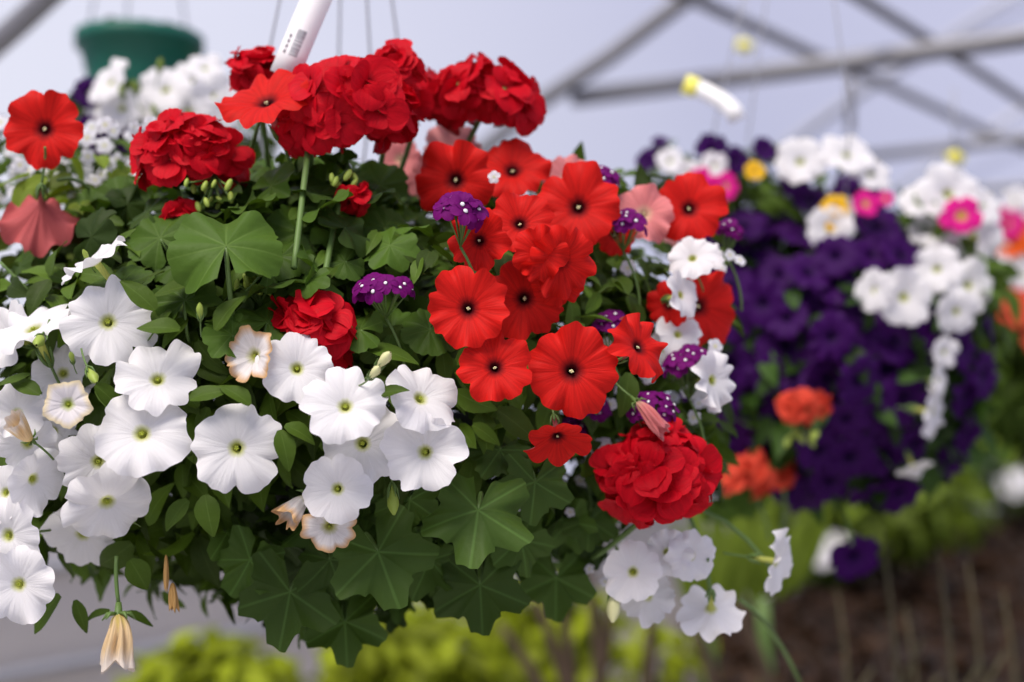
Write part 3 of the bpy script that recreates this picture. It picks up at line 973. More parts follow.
geranium_head(gr, 353, 198, 36, 28, 1.18, 6, 15, stem_to=at(346, 165, 1.22), label='small nodding crimson floret')
geranium_head(gi, 655, 478, 118, 116, 1.19, 46, 28, stem_to=at(590, 560, 1.3), label='crimson head on the right flank')
stems_part(gr, [bend(at(308, 150, 1.18), at(294, 268, 1.10), (0, 0, 0)), bend(at(338, 205, 1.17), at(322, 290, 1.11), (0, 0, 0))], .0027)


def bud_cluster(plant, px, py, d, spread, n, up, mat='bud', rad=5):
    g = np.random.default_rng(int(px + py))
    mb = MB()
    s = d / FPX
    base = Vector((0, .01, -up * spread * s * .8))
    ends = []
    for k in range(n):
        p = Vector((g.uniform(-1, 1) * spread * s, g.uniform(-1, .6) * spread * s, g.uniform(-.2, 1) * spread * s * up))
        ends.append(p); tube(mb, bend(base, p, (0, 0, .002 * up), 5), [.0009] * 5, n=5)
    o = link('bud_cluster', mb.mesh('bud_stalks', M['stem']), plant, at(px, py, d) - plant.location)
    for p in ends:
        bm_ = MB(); ball(bm_, (0, 0, 0), rad * s * g.uniform(.7, 1.1), squash=(.65, .65, 1.35), nu=7, nv=8)
        link('bud', bm_.mesh('bud', M[mat]), o, p, aim((g.normal(0, .4), -.3, up), 0))


bud_cluster(gr, 212, 188, 1.18, 22, 12, -.9); bud_cluster(gr, 258, 290, 1.13, 20, 11, .9); bud_cluster(gr, 346, 178, 1.18, 16, 7, -.9, rad=5)

# broad leaves
for px, py, sz, off, tx, ty, roll, kw in (
    (226, 246, 118, -.03, .05, .66, .1, dict(wave=.15, depth=.12, cup=.45, sag=-.1, seed=5)), (160, 238, 74, .05, -.2, .5, .6, {}), (268, 322, 66, .02, .1, .7, -.4, {}), (268, 268, 60, .03, .5, .4, -.8, {}),
    (300, 232, 66, .06, .2, .5, 1.2, {}), (385, 228, 60, .10, .3, .5, -.6, {}), (345, 262, 46, .05, .1, .6, 2.0, {}), (392, 330, 60, .06, .2, .5, -.9, {}),
    (120, 285, 66, .03, -.2, .6, .6, {}), (185, 300, 70, .02, 0, .65, 0, {}), (232, 335, 60, .01, .2, .6, .8, {}), (430, 330, 60, .05, .2, .5, 2.6, {}), (90, 210, 60, .10, -.1, .5, .5, {}),
    (360, 330, 56, .04, 0, .7, 1.5, {}), (120, 200, 60, .10, 0, .5, -.5, {}), (250, 190, 60, .08, 0, .6, .3, {}), (300, 175, 60, .10, 0, .6, .9, {}), (380, 185, 60, .10, 0, .6, -.3, {})):
    leaf_part(gr, px, py, sz, D1(px, py, off), tx, ty, roll, 'gleaf', **kw)
ivk = dict(nl=5, depth=.36, tooth=-.095, power=1.15, gap=.28, pleat=.16, wave=.075, nth=150)
for px, py, sz, off, tx, ty, roll in (
    (478, 510, 124, -.02, .05, .42, 3.0), (480, 585, 108, -.0, .0, .30, 3.2), (378, 552, 128, -.0, .1, .40, 3.5), (290, 592, 116, .0, -.1, .25, 3.0), (345, 622, 90, .0, .1, .35, 3.2),
    (535, 482, 92, .03, .3, .25, 3.0), (556, 578, 88, .04, .25, .2, 3.1), (430, 560, 84, .05, .2, .3, 2.7), (330, 560, 90, .04, -.2, .4, 3.6), (250, 560, 84, .05, -.2, .3, 2.7),
    (520, 540, 80, .05, .3, .3, 3.4), (410, 500, 80, .06, 0, .4, 3.0), (590, 520, 70, .08, .4, .2, 3.0), (500, 450, 80, .06, .2, .5, 2.5)):
    leaf_part(gi, px, py, sz, D1(px, py, off), tx, ty, roll, 'ivy', **ivk)

# verbena heads
for px, py, w, h, d, n, fr, lab in ((385, 290, 68, 34, 1.11, 12, 12, None), (460, 212, 56, 46, 1.10, 11, 14, None)):
    verbena_head(vb, px, py, w, h, d, n, fr, lab)
for px, py, w, h, d, n, fr in ((624, 224, 50, 34, 1.23, 11, 11), (601, 180, 40, 34, 1.27, 9, 10), (612, 330, 40, 44, 1.22, 11, 10), (690, 366, 58, 48, 1.24, 16, 10),
                               (652, 410, 58, 44, 1.20, 14, 10), (592, 408, 40, 36, 1.24, 9, 10), (600, 380, 30, 30, 1.27, 7, 9), (728, 232, 34, 30, 1.32, 9, 8), (548, 250, 20, 20, 1.28, 5, 9), (575, 430, 30, 34, 1.28, 8, 9), (575, 235, 28, 28, 1.27, 6, 9)):
    verbena_head(vr, px, py, w, h, d, n, fr)


def scatter_small(plant, spots, seed, fr=8):
    g = np.random.default_rng(seed)
    for px, py, d in spots:
        if len(spots) > 75 and px > 500 and any((px - a) ** 2 + (py - b) ** 2 < (c_ * .8) ** 2 and c_ > 22 for a, b, c_, e_ in FACES):
            continue
        q = aim(facing(g.uniform(-.5, .5), g.uniform(-.3, .6)), g.uniform(0, 6))
        link('flower', floret_mesh('bacopa', int(g.integers(3))), plant, at(px, py, d) - plant.location, q, scale=fr * g.uniform(.75, 1.2) * d / FPX)


g = np.random.default_rng(8)
sp = [(g.uniform(-10, 150), g.uniform(120, 200), g.uniform(1.32, 1.6)) for _ in range(70)] + [(x, y, 1.33) for x, y in ((95, 180), (110, 165), (135, 128), (150, 125), (85, 225), (92, 205), (100, 235), (75, 195), (20, 165))]
scatter_small(bl, sp, 1, 9)
pb = np.array([tuple(at(g.uniform(-20, 150), g.uniform(135, 235), g.uniform(1.36, 1.65))) for _ in range(420)])
foliage(bl, pb, g.normal(0, .5, pb.shape) + np.array([0, -.4, .3]), .016, 'leaf', seed=5)
stems_part(bl, [bend(at(120, 240, 1.45), at(0, 150, 1.4), (0, 0, .01)), bend(at(120, 220, 1.45), at(10, 185, 1.38), (0, 0, .015)), bend(at(0, 262, 1.2), at(30, 292, 1.2), (0, 0, 0))], .0014)
sp = [(g.uniform(600, 720), g.uniform(255, 420), g.uniform(1.24, 1.36)) for _ in range(42)] + [(g.uniform(540, 640), g.uniform(430, 600), g.uniform(1.24, 1.34)) for _ in range(32)] + \
     [(494, 177, 1.2), (502, 174, 1.2), (716, 262, 1.3), (730, 255, 1.3), (722, 268, 1.3), (740, 260, 1.3), (545, 240, 1.3)]
scatter_small(br, sp, 2, 7)

# leaf masses, split between the plants by where they grow


DP1 = (P1 - np.array(CAM)) @ np.array(FW)
KEEP = np.ones(len(P1), bool)
for fx, fy, fr_, fd in FACES:
    KEEP &= ~(((X1 - fx) ** 2 + (Y1 - fy) ** 2 < (fr_ + 14) ** 2) & (DP1 < fd + .028))
# the leaves hang back under the overhang of the blooms, so the underside of the basket is hollow and dark
SURF = np.array([D1(x, y) for x, y in zip(X1, Y1)])
KEEP &= ~((Y1 > 430) & (X1 > 150) & (X1 < 640) & (DP1 < SURF + .085))
KEEP &= ~((Y1 > 545) & (X1 < 260) & (DP1 < 1.30))
KEEP &= ~((Y1 > 330) & (Y1 <= 430) & (X1 > 225) & (X1 < 640) & (DP1 < SURF + .045))


def clear(pts, margin=10, behind=.03):
    # keeps leaf bases that do not stand in front of a bloom
    x, y = pix(pts); dp = (np.asarray(pts) - np.array(CAM)) @ np.array(FW)
    k = np.ones(len(pts), bool)
    for fx, fy, r_, fd in FACES:
        k &= ~(((x - fx) ** 2 + (y - fy) ** 2 < (r_ + margin) ** 2) & (dp < fd + behind))
    return pts[k]


def pick(cond):
    i = np.where(cond & KEEP)[0]
    return P1[i], O1[i]


left = (X1 < 215) & (Y1 > 270)
mid = (X1 >= 215) & (X1 < 430) & (Y1 > 340)
low = (X1 >= 215) & (X1 < 600) & (Y1 > 480)
topc = (X1 < 430) & ~left & ~mid
rest = ~left & ~mid & ~topc
foliage(wl, *pick(left), .034, 'leaf', seed=1)
foliage(wc, *pick(mid & ~low), .034, 'leaf', seed=2)
foliage(gi, *pick(low & (np.arange(len(X1)) % 3 == 0)), .055, 'ivy', 'ivy', seed=3)
foliage(gr, *pick(topc & (np.arange(len(X1)) % 3 == 0)), .048, 'gleaf', 'round', seed=4)
foliage(vb, *pick(topc & (np.arange(len(X1)) % 3 == 1)), .026, 'leaf', seed=6, aspect=.45)
foliage(rp, *pick(rest & ~low & (np.arange(len(X1)) % 2 == 0)), .032, 'leaf', seed=7)
foliage(vr, *pick(rest & ~low & (np.arange(len(X1)) % 4 == 1) & (X1 > 560)), .024, 'leaf', seed=8, aspect=.42)
foliage(br, *pick(rest & ~low & (np.arange(len(X1)) % 4 == 3) & (X1 > 480)), .016, 'leaf', seed=9, aspect=.7)
pr = np.array([tuple(at(g.uniform(590, 720), g.uniform(240, 470), g.uniform(1.28, 1.42))) for _ in range(420)])
pr = clear(pr)
foliage(wr, pr, g.normal(0, .5, pr.shape) + np.array([.3, -.4, .2]), .030, 'leaf', seed=10)
pp = np.array([tuple(at(g.uniform(420, 690), g.uniform(170, 260), g.uniform(1.34, 1.46))) for _ in range(160)])
pp = clear(pp)
foliage(pk, pp, g.normal(0, .5, pp.shape) + np.array([0, -.4, .3]), .030, 'leaf', seed=12)
pq = np.array([tuple(at(60 + g.normal(0, 28), 205 + g.normal(0, 30), g.uniform(1.26, 1.4))) for _ in range(60)])
pq = clear(pq)
foliage(rl, pq, g.normal(0, .5, pq.shape) + np.array([0, -.4, .3]), .034, 'lime', seed=13, mat=M['pale'])

# individually visible small leaves of the white petunias
for px, py, ln, wd, dx, dy in ((60, 595, 44, 26, -.5, -.5), (205, 495, 40, 26, .2, -.8), (188, 500, 36, 22, -.6, -.6), (130, 560, 34, 26, .4, -.6), (190, 400, 40, 22, .6, .3), (95, 385, 40, 20, .5, -.4), (40, 395, 40, 18, -.6, .4),
                               (215, 330, 44, 24, .4, .8), (180, 330, 40, 22, -.7, .2), (280, 430, 40, 22, .3, -.8), (285, 425, 34, 20, .8, -.3), (250, 405, 36, 20, -.5, .5), (75, 600, 34, 14, .4, -.9), (155, 310, 44, 24, -.5, .6),
                               (265, 400, 34, 18, .5, .6), (375, 395, 34, 16, .5, .2), (110, 610, 30, 10, -.9, -.2), (125, 612, 30, 10, .9, -.3), (20, 345, 36, 12, -.6, .6), (60, 345, 36, 12, .6, .5), (55, 365, 34, 10, .9, .1), (30, 375, 34, 12, -.8, -.1)):
    pl = wl if px < 235 else wc
    if any((px + dx * ln * .5 - a) ** 2 + (py - dy * ln * .5 - b) ** 2 < (c_ * .92) ** 2 for a, b, c_, e_ in FACES):
        continue
    dd = min(D1(px, py) - .01, 1.16)
    s = dd / FPX
    small_leaf(pl, at(px, py, dd), ln * s, wd * s, RT * dx + UP * dy + FW * random.uniform(-.4, .1), -FW * .7 + UP * .7 + RT * random.uniform(-.3, .3), 'leaf', int(px + py))

# ------------------------------------------------------------------ violet basket behind, to the right
hb2 = thing('hanging_basket', at(835, 370, 1.98), 'second hanging basket on wires, covered in violet and white petunias', 'basket')
pot(hb2, .13, .09, .13, 'potblack')
hook2 = at(800, -260, 1.98)
for p in (at(712, 140, 1.95), at(748, 140, 2.05), at(850, 120, 1.85)):
    mb = MB(); tube(mb, [hook2 - hb2.location, Vector(p) - hb2.location, (Vector(p) - hb2.location) * .4 + Vector((0, 0, .01))], .0014, n=6)
    link('wire', mb.mesh('wire', M['wire']), hb2)
tag_strip('plant_tag', [at(684, 84, 1.9), at(690, 86, 1.895), at(697, 88, 1.89), at(708, 93, 1.88), at(722, 101, 1.87), at(733, 110, 1.86), at(738, 120, 1.86)], 17 * 1.9 / FPX, UP + RT * .25,
          'curled white tag with a yellow end hanging above the violet basket', yellow=3)

vp = thing('violet_petunia', at(830, 420, 1.95), 'dark violet petunia plant forming a big ball in the second basket', 'flowering plant')
wp = thing('white_petunia', at(930, 260, 1.95), 'white petunia plant blooming on the top and right of the violet basket', 'flowering plant')
cg = thing('coral_geranium', at(780, 450, 1.9), 'coral geranium with small heads low on the left of the violet basket', 'flowering plant')
mx2 = thing('magenta_petunia', at(760, 190, 2.0), 'magenta petunia with small blooms along the top of the violet basket', 'flowering plant')
my2 = thing('yellow_petunia', at(790, 200, 2.0), 'yellow petunia with three small blooms at the top of the violet basket', 'flowering plant')
foliage(my2, *fill(at(795, 205, 1.98), (.06, .06, .04), 70, RNG, .2, 1), .028, 'leaf', seed=42)

VM = [petunia_mesh(1.0, 500 + k, M['violet'], nth=50, nu=8) for k in range(5)]
WM = [petunia_mesh(1.0, 600 + k, M['white'], nth=60, nu=9) for k in range(5)]


def far_flower(plant, mesh, px, py, dia, d, tx, ty, away=False, eye='green', q=None):
    R = dia / 2 * d / FPX
    o = link('flower', mesh, plant, at(px, py, d) - plant.location, q or aim(facing(tx, ty, away), random.uniform(0, 6.28)), scale=R)
    if eye:
        link('stamens', stamen_mesh(eye), o)
    link('calyx', calyx_mesh(0), o)
    return o


g = np.random.default_rng(31)
cnt = 0
tries = 0
used = []
whites2 = ((800, 160, 54, -.2, .3), (848, 152, 56, .1, .6), (872, 172, 44, .2, .5), (830, 228, 48, 0, .1), (843, 208, 34, .3, .4), (905, 297, 62, .0, .05), (874, 290, 44, -.6, .1), (950, 192, 66, .1, .3), (975, 236, 60, .1, .1),
           (935, 228, 52, -.2, .5), (970, 285, 58, .15, .1), (958, 312, 48, .2, -.2), (936, 268, 52, -.5, .2), (946, 352, 34, .5, 0), (937, 412, 58, .85, -.1), (915, 470, 40, .3, -.85), (918, 200, 40, -.1, .6), (985, 205, 44, .3, .4), (940, 380, 30, .7, 0), (670, 160, 30, 0, .4), (690, 172, 30, 0, .3), (715, 165, 30, .2, .3))
while cnt < 62 and tries < 4000:
    tries += 1
    px, py = g.uniform(690, 1000), g.uniform(175, 500)
    e = ((px - 840) / 158) ** 2 + ((py - 350) / 160) ** 2
    if e > 1 or (px < 745 and py < 215) or (px > 905 and py < 320):
        continue
    if any((px - a) ** 2 + (py - b) ** 2 < 27 ** 2 for a, b in used) or any((px - w[0]) ** 2 + (py - w[1]) ** 2 < (w[2] * .55) ** 2 for w in whites2):
        continue
    used.append((px, py)); cnt += 1
    ux, uy = (px - 840) / 175, (350 - py) / 180
    far_flower(vp, VM[cnt % 5], px, py, g.uniform(44, 60), D2(px, py, g.uniform(-.01, .04)), ux * .8 + g.normal(0, .16), uy * .8 + g.normal(0, .16) + .05, eye=None)
for px, py, dia, tx, ty in ((855, 558, 54, .1, -.4), (657, 155, 28, -.3, .3), (645, 160, 24, -.5, .2), (712, 148, 36, .1, .3), (735, 160, 30, .1, .2), (765, 148, 28, .3, .3), (700, 240, 40, -.3, .1), (722, 180, 30, 0, .3), (795, 182, 34, 0, .3), (660, 140, 20, 0, .8), (746, 500, 30, .2, -.4), (790, 490, 40, .2, -.4)):
    far_flower(vp, VM[int(px) % 5], px, py, dia, min(1.9, D2(px, py)), tx, ty, eye=None)
stems_part(vp, [bend(at(835, 480, 1.95), at(852, 545, 1.86), (0, 0, .01))], .002)
for k, (px, py, dia, tx, ty) in enumerate(whites2):
    far_flower(wp, WM[k % 5], px, py, dia, D2(px, py, -.02), tx, ty)
geranium_head(cg, 797, 408, 46, 30, 1.72, 10, 17, 'coral', stem_to=at(800, 460, 1.9)); geranium_head(cg, 822, 404, 22, 20, 1.74, 4, 11, 'coral', stem_to=at(805, 460, 1.9))
geranium_head(cg, 750, 474, 50, 50, 1.84, 12, 16, 'coral', stem_to=at(770, 540, 1.95)); geranium_head(cg, 783, 474, 26, 36, 1.88, 7, 12, 'coral', stem_to=at(780, 540, 1.95))
bud_cluster(cg, 800, 432, 1.72, 14, 6, -.8, rad=6)
for px, py, w, cm in ((708, 192, 34, 'magenta'), (725, 186, 26, 'magenta'), (755, 170, 20, 'yellow'), (836, 205, 24, 'yellow'), (866, 203, 26, 'magenta'), (838, 222, 22, 'yellow'), (885, 198, 16, 'magenta'), (962, 215, 36, 'magenta'), (720, 200, 14, 'yellow'), (700, 178, 22, 'magenta')):
    key = 'pm' + cm
    if key not in _cache:
        _cache[key] = petunia_mesh(1.0, 77, M[cm], nth=40, nu=7)
    far_flower(my2 if cm == 'yellow' else mx2, _cache[key], px, py, w * 1.15, 1.84, random.uniform(-.3, .3), random.uniform(0, .5), eye='anther')
p2, o2 = fill(E2C, E2A, 1900, g, .55, .97)
foliage(vp, p2[:1300], o2[:1300], .042, 'leafdark', seed=14)
foliage(wp, *fill(at(925, 290, 1.98), (.11, .15, .15), 420, g, .4, .95), .042, 'leaf', seed=15)
foliage(mx2, *fill(at(735, 205, 2.02), (.15, .12, .085), 520, g, .3, 1), .030, 'leaf', seed=16)
foliage(cg, *fill(at(735, 440, 1.95), (.07, .08, .10), 90, g, .3, 1), .065, 'gleaf', 'round', seed=17)

# ------------------------------------------------------------------ baskets farther off
wb = thing('white_petunia', at(170, 110, 1.9), 'white petunia plant blooming in front of the green hanging pot at upper left', 'flowering plant')
for k, (px, py, dia, tx, ty) in enumerate(((108, 80, 56, -.55, .5), (165, 88, 54, 0, .4), (196, 80, 52, .3, .5), (216, 96, 50, .3, .1), (188, 112, 54, .1, -.1), (150, 104, 44, -.2, .1), (120, 108, 44, -.2, 0), (98, 104, 40, -.5, .1), (205, 66, 40, .2, .7), (225, 112, 40, .4, 0), (235, 90, 34, .4, .3))):
    far_flower(wb, WM[k % 5], px, py, dia, 1.75 + .03 * (k % 3), tx, ty)
vb2 = thing('violet_petunia', at(95, 150, 1.85), 'small violet petunia with a few dark blooms beside the open red bloom at upper left', 'flowering plant')
foliage(vb2, *fill(at(95, 135, 1.88), (.05, .05, .05), 60, g, .2, 1), .03, 'leaf', seed=41)
for px, py, dia in ((88, 92, 34), (100, 140, 40), (118, 140, 36), (90, 128, 30), (82, 140, 30)):
    far_flower(vb2, VM[int(px) % 5], px, py, dia, 1.78, random.uniform(-.3, .3), random.uniform(-.2, .3))
for px, py in ((122, 92), (135, 88), (160, 66), (155, 112)):
    bud(wb, px, py, 1.72, 18, random.uniform(-.3, .3), .8, 'bud')
foliage(wb, *fill(at(160, 135, 1.95), (.15, .12, .075), 480, g, .2, 1), .036, 'leaf', seed=18)

gp = thing('hanging_pot', at(140, 40, 2.75), 'plain green plastic hanging pot high at the upper left', 'pot')
pot(gp, .112, .082, .17, 'potgreen', rim=.010)
gp['label'] = 'plain green plastic hanging pot on wires, high up at the upper left'
for dx, dy in ((-.092, -.03), (.004, -.11), (.085, .03)):
    mb = MB(); tube(mb, [(dx, dy, 0.0), (dx * .55, dy * .55, .30), (0, 0, .75)], .0022, n=6)
    link('wire', mb.mesh('wire', M['wire']), gp)
mb = MB()  # crumbs of dirt along the pot's rim
g2 = np.random.default_rng(4)
for k in range(26):
    b = g2.uniform(0, 6.28); ball(mb, (.098 * math.cos(b), .098 * math.sin(b), .010), g2.uniform(.004, .010), nu=5, nv=6)
link('rim_dirt', mb.mesh('rim_dirt', M['soil']), gp)

tb = thing('white_petunia', at(1015, 330, 2.9), 'white petunia plant in the farthest flower ball at the right edge', 'flowering plant')
tm = thing('magenta_petunia', at(1015, 230, 2.85), 'magenta petunia in the farthest flower ball at the right edge', 'flowering plant')
to = thing('orange_geranium', at(1020, 260, 2.85), 'orange red flowered plant in the farthest flower ball at the right edge', 'flowering plant')
for t_3, c_3, s_3 in ((tm, (1030, 235), 43), (to, (1030, 290), 44)):
    foliage(t_3, *fill(at(*c_3, 2.85), (.08, .08, .08), 70, RNG, .2, 1), .045, 'leaf', seed=s_3)
for px, py, dia, cm in ((1008, 222, 34, 'magenta'), (1012, 240, 38, 'orange'), (1030, 236, 36, 'orange'), (1016, 312, 34, 'coral'), (1022, 296, 28, 'coral'), (1000, 250, 28, 'white'), (1018, 262, 30, 'white'), (1026, 275, 34, 'white'), (1035, 205, 36, 'white'), (1015, 200, 26, 'white'), (1040, 340, 34, 'coral'), (1050, 260, 34, 'magenta'), (998, 215, 24, 'magenta')):
    key = 'pm' + cm
    if key not in _cache:
        _cache[key] = petunia_mesh(1.0, 78, M[cm], nth=40, nu=7)
    far_flower({'white': tb, 'magenta': tm}.get(cm, to), WM[1] if cm == 'white' else _cache[key], px, py, dia, 2.65, random.uniform(-.4, .1), random.uniform(-.1, .4), eye='anther')
foliage(tb, *fill(at(1035, 340, 2.95), (.15, .15, .235), 1000, g, .4, 1), .055, 'leaf', seed=19)
for (px, py, d), lab in zip(((955, 160, 2.7), (744, 48, 3.6)), ('small yellow tag on a wire above the white blooms at right', 'small pale yellow tag high on the purlin')):
    o = thing('plant_tag', at(px, py, d), lab, 'tag')
    mb = MB(); tube(mb, [(0, 0, .14), (0, 0, .012)], .0025, n=6); link('wire', mb.mesh('wire', M['wire']), o)
    mb = MB(); s = d / FPX * 7
    tube(mb, [(-s, 0, 0), (-s * .2, -.004, .006), (s, 0, -.002)], [s * .9, s, s * .8], n=10); link('loop', mb.mesh('loop', M['tagyellow']), o)

# ------------------------------------------------------------------ beds and plants beyond, near the ground
# raised bed of dry brown stalks at the right


def slab(name, corners, z0, z1, mat, parent=None):
    mb = MB()
    vs = [(c[0], c[1], z1) for c in corners] + [(c[0], c[1], z0) for c in corners]
    mb.add(vs, [np.array([[0, 1, 2, 3], [7, 6, 5, 4], [0, 4, 5, 1], [1, 5, 6, 2], [2, 6, 7, 3], [3, 7, 4, 0]])])
    me = mb.mesh(name, M[mat]); me.polygons.foreach_set('use_smooth', [False] * len(me.polygons))
    return link(name, me, parent)


def ground_hit(px, py, z):
    dr = FW + RT * ((px - 512) / FPX) + UP * ((341 - py) / FPX)
    t = (z - CAM.z) / dr.z
    return CAM + dr * t


BZ = .72
ca, cb = ground_hit(690, 632, BZ), ground_hit(1040, 500, BZ)
cc = [ca, Vector((ca.x * .55, 1.75, BZ)), Vector((4.3, 1.75, BZ)), cb]
bed = thing('raised_bed', (ca + cb) / 2 - Vector((0, 0, BZ)), 'long raised bed of dark soil and dry brown stalks at lower right', 'bed')
bx = bed.location
slab('soil_bed', [(c - bx)[0:2] for c in cc], BZ - .02, BZ, 'soil', bed)
slab('bed_frame', [(c - bx)[0:2] for c in cc], .0, BZ - .021, 'timber', bed)
gq = np.random.default_rng(77)


def in_quad(n):
    a = gq.uniform(0, 1, n)[:, None]; b = gq.uniform(0, 1, n)[:, None]
    c = [np.array(v) for v in cc]
    return (c[0] * (1 - a) + c[3] * a) * (1 - b) + (c[1] * (1 - a) + c[2] * a) * b


bp = in_quad(5200)
bp[:, 2] = BZ + gq.uniform(0, .12, len(bp))
bpl = thing('brown_bedding', bx + Vector((0, 0, BZ)), 'low brown dying foliage covering the raised bed', 'bedding plants')
o = foliage(bpl, bp, gq.normal(0, .6, bp.shape) + np.array([0, 0, .4]), .11, 'brownleaf', seed=20, aspect=.3, jit=.8)
for px, ytop, ybot, d, lab in ((884, 528, 690, 2.7, 'tallest dry stalk rising from the brown bed just right of the low violet bloom'), (938, 545, 700, 2.6, 'second tall dry stalk right of the low violet bloom'), (968, 560, 700, 2.9, 'third dry stalk right of the low violet bloom'), (905, 605, 700, 3.1, 'short dry stalk between the two tallest stalks of the bed'), (1003, 590, 700, 3.0, 'rightmost dry stalk of the brown bed'), (832, 590, 700, 3.0, 'leftmost dry stalk of the brown bed, beneath the violet ball')):
    d0 = d - .5
    q0 = at(px + 8, 760, d0)
    q0.z = BZ
    mb = MB()
    a_, b_ = at(px + random.uniform(-4, 6), ytop, d0), q0
    tube(mb, [p - b_ for p in bend(b_, a_, (.02, 0, 0))], [.007, .0065, .006, .005, .0042, .0032, .0012], n=7)
    # a stub of a side shoot
    tube(mb, bend((a_ - b_) * .55, (a_ - b_) * .75 + Vector((.06, 0, 0)), (0, 0, .01), 4), [.006, .005, .004, .003], n=5)
    o = link('dry_stalk', mb.mesh('dry_stalk', M['straw']), loc=b_)
    tagit(o, lab, 'stalk', 'dry stalks in the raised bed')


def inside(x, y):
    s_ = [(cc[(i + 1) % 4].x - cc[i].x) * (y - cc[i].y) - (cc[(i + 1) % 4].y - cc[i].y) * (x - cc[i].x) for i in range(4)]
    return all(v > 0 for v in s_) or all(v < 0 for v in s_)


def bush(name, px, py, d, rx, rz, n, leaf, kind, label, cat='plant', group=None, seed=0, aspect=.55, shape='ovate', stem_h=None, fl=None):
    c = at(px, py, d)
    g_ = np.random.default_rng(seed + 100)
    zf = BZ + .002 if inside(c.x, c.y) else 0.0
    o = thing(name, Vector((c.x, c.y, zf)), label, cat, group)
    p, ou = fill(c, (rx, rx * .8, rz), n, g_, .35, 1)
    foliage(o, p, ou, leaf, kind, shape, aspect=aspect, seed=seed)
    mb = MB()
    for k in range(5):
        b = k * 1.257
        tube(mb, bend((.03 * math.cos(b), .03 * math.sin(b), 0.0), (rx * .5 * math.cos(b), rx * .4 * math.sin(b), c.z - zf), (0, 0, .02), 6), [.012, .011, .010, .008, .007, .005], n=6)
    link('stem', mb.mesh('stems', M['twig']), o)
    if fl:
        for k in range(fl[1]):
            v = g_.normal(0, 1, 3); v /= np.linalg.norm(v); v[1] = -abs(v[1]); v[2] = abs(v[2])
            pt = Vector((c.x + v[0] * rx, c.y + v[1] * rx * .8, c.z + v[2] * rz))
            link('flower', fl[0], o, pt - o.location, aim((v[0], v[1] - .5, v[2] + .3), k), scale=fl[2])
    return o


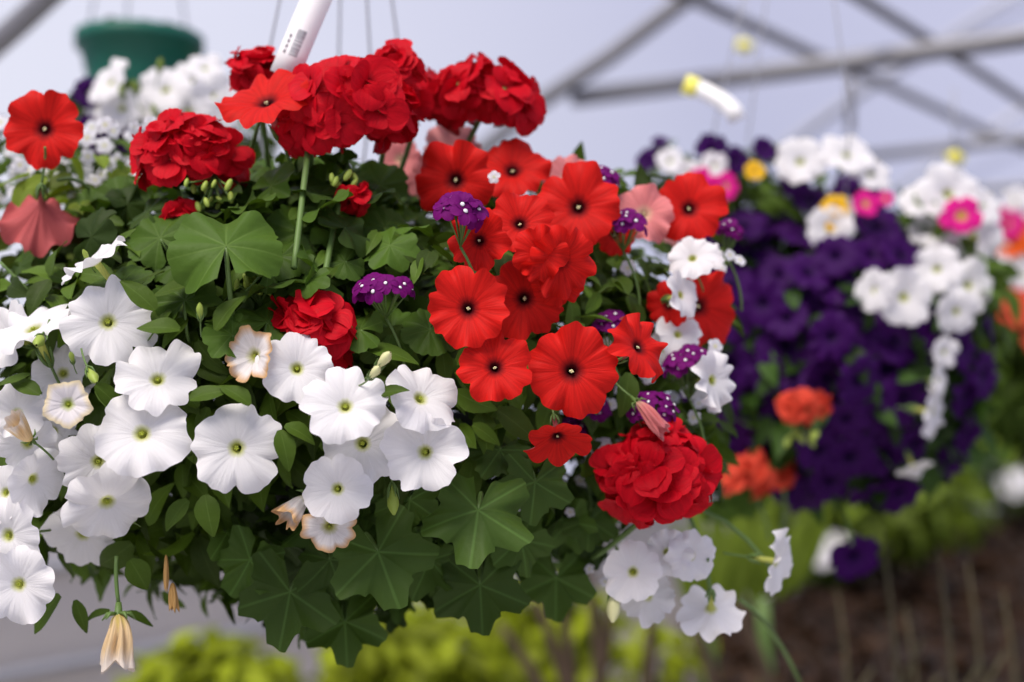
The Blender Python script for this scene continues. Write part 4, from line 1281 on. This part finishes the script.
bush('lime_shrub', 215, 690, 3.6, .20, .13, 420, .085, 'lime', 'yellow-green leafy shrub at the bottom left of the gap under the basket', seed=1)
bush('lime_shrub', 415, 668, 3.9, .26, .17, 520, .09, 'lime', 'bright yellow-green shrub under the middle of the front basket', seed=2)
bush('lime_shrub', 545, 640, 4.4, .22, .20, 420, .09, 'lime', 'yellow-green shrub behind brown stems right of the lobed leaves', seed=3)
bush('lime_shrub', 655, 665, 4.2, .18, .13, 120, .07, 'lime', 'sparse yellow-green shrub below the trailing white blooms', seed=4)
for lab, bxx, ls in (('plant with big upright light green leaves below the violet basket', 762, ((742, 575, 505, 34, -.15), (768, 580, 520, 38, .05), (792, 585, 535, 34, .3), (752, 590, 540, 30, .0), (812, 575, 515, 36, .55), (725, 590, 525, 28, -.3))),
                     ('plant with light green leaves behind the crimson head and white blooms', 705, ((700, 590, 505, 26, -.1), (718, 600, 520, 28, .15), (686, 600, 540, 24, -.25), (735, 600, 560, 26, .3)))):
    c = at(bxx, 600, 3.2)
    o = thing('broad_leaved_plant', Vector((c.x, c.y, BZ + .002)), lab, 'plant')
    mb = MB(); tube(mb, bend((0, 0, 0), (0, 0, c.z - BZ), (.01, 0, 0)), [.016] * 7, n=8); link('stem', mb.mesh('stem', M['stem']), o)
    for k, (lx, y0_, y1_, wd, lean) in enumerate(ls):
        p0 = at(lx - (lx - bxx) * .45, y0_ + 14, 3.2); p1 = at(lx + lean * 30, y1_, 3.15)
        V, F, PC = ovate_leaf((p1 - p0).length * 1.12, wd * 3.2 / FPX * .80, k, nl=12, nw=7, droop=.25, fold=.18)
        mb = MB(); mb.add(V, [F], PC)
        yv = (p1 - p0).normalized(); zv = (-FW + RT * lean * .6 + UP * .25); zv = (zv - yv * zv.dot(yv)).normalized()
        link('leaf', mb.mesh('broad_leaf', M['pale']), o, p0 - o.location, Matrix((yv.cross(zv), yv, zv)).transposed().to_quaternion())
bush('light_green_shrub', 860, 500, 7.0, .62, .24, 700, .13, 'pale', 'light green shrub on the far side of the bed below the violet basket', seed=7)
bush('light_green_shrub', 990, 455, 12.0, 1.0, .30, 700, .2, 'pale', 'light green shrub far off at the right edge', seed=8)
bush('dark_green_shrub', 905, 470, 9.0, .6, .22, 420, .16, 'leafdark', 'darker green shrub among the light green ones far off', seed=9)
for px, py, d, rx, n_, lab in ((945, 508, 9.0, .32, 44, 'white flowering plant on the far edge of the bed above the second tall stalk'), (985, 492, 10.5, .40, 52, 'white flowering plant on the far edge of the bed above the rightmost stalk'), (1022, 474, 12.0, .45, 52, 'white flowering plant on the far edge of the bed, farthest right'), (880, 540, 7.4, .22, 16, 'white flowering plant beside the low violet bloom'), (822, 556, 6.6, .20, 14, 'white flowering plant left of the low violet bloom'), (925, 505, 9.0, .25, 18, 'white flowering plant beyond the bed behind the tallest stalk')):
    bush('white_flowering_plant', px, py, d, rx, rx * .45, 60, .10, 'leaf', lab, 'flowering plant', seed=int(px), fl=(WM[2], n_, .05))
tw = thing('twiggy_shrub', at(560, 690, 3.0) * 1.0, 'bare brown twigs rising in front of the yellow-green shrub', 'shrub')
tw.location.z = 0
for (x0, y0), (x1, y1) in (((575, 730), (535, 600)), ((570, 730), (560, 590)), ((585, 730), (610, 610)), ((560, 730), (500, 625)), ((640, 730), (650, 600)), ((720, 730), (690, 610)), ((600, 730), (585, 560)), ((780, 730), (735, 600))):
    b_ = ground_hit(x0, 640, 0); b_ = at(x0, y0, 3.0)
    mb = MB(); tube(mb, [p - tw.location for p in [Vector((b_.x, b_.y, 0))] + bend(b_, at(x1, y1, 3.0), (.01, 0, 0))], [.015] * 3 + [.014, .013, .012, .010, .008], n=6)
    link('twig', mb.mesh('twig', M['twig']), tw)
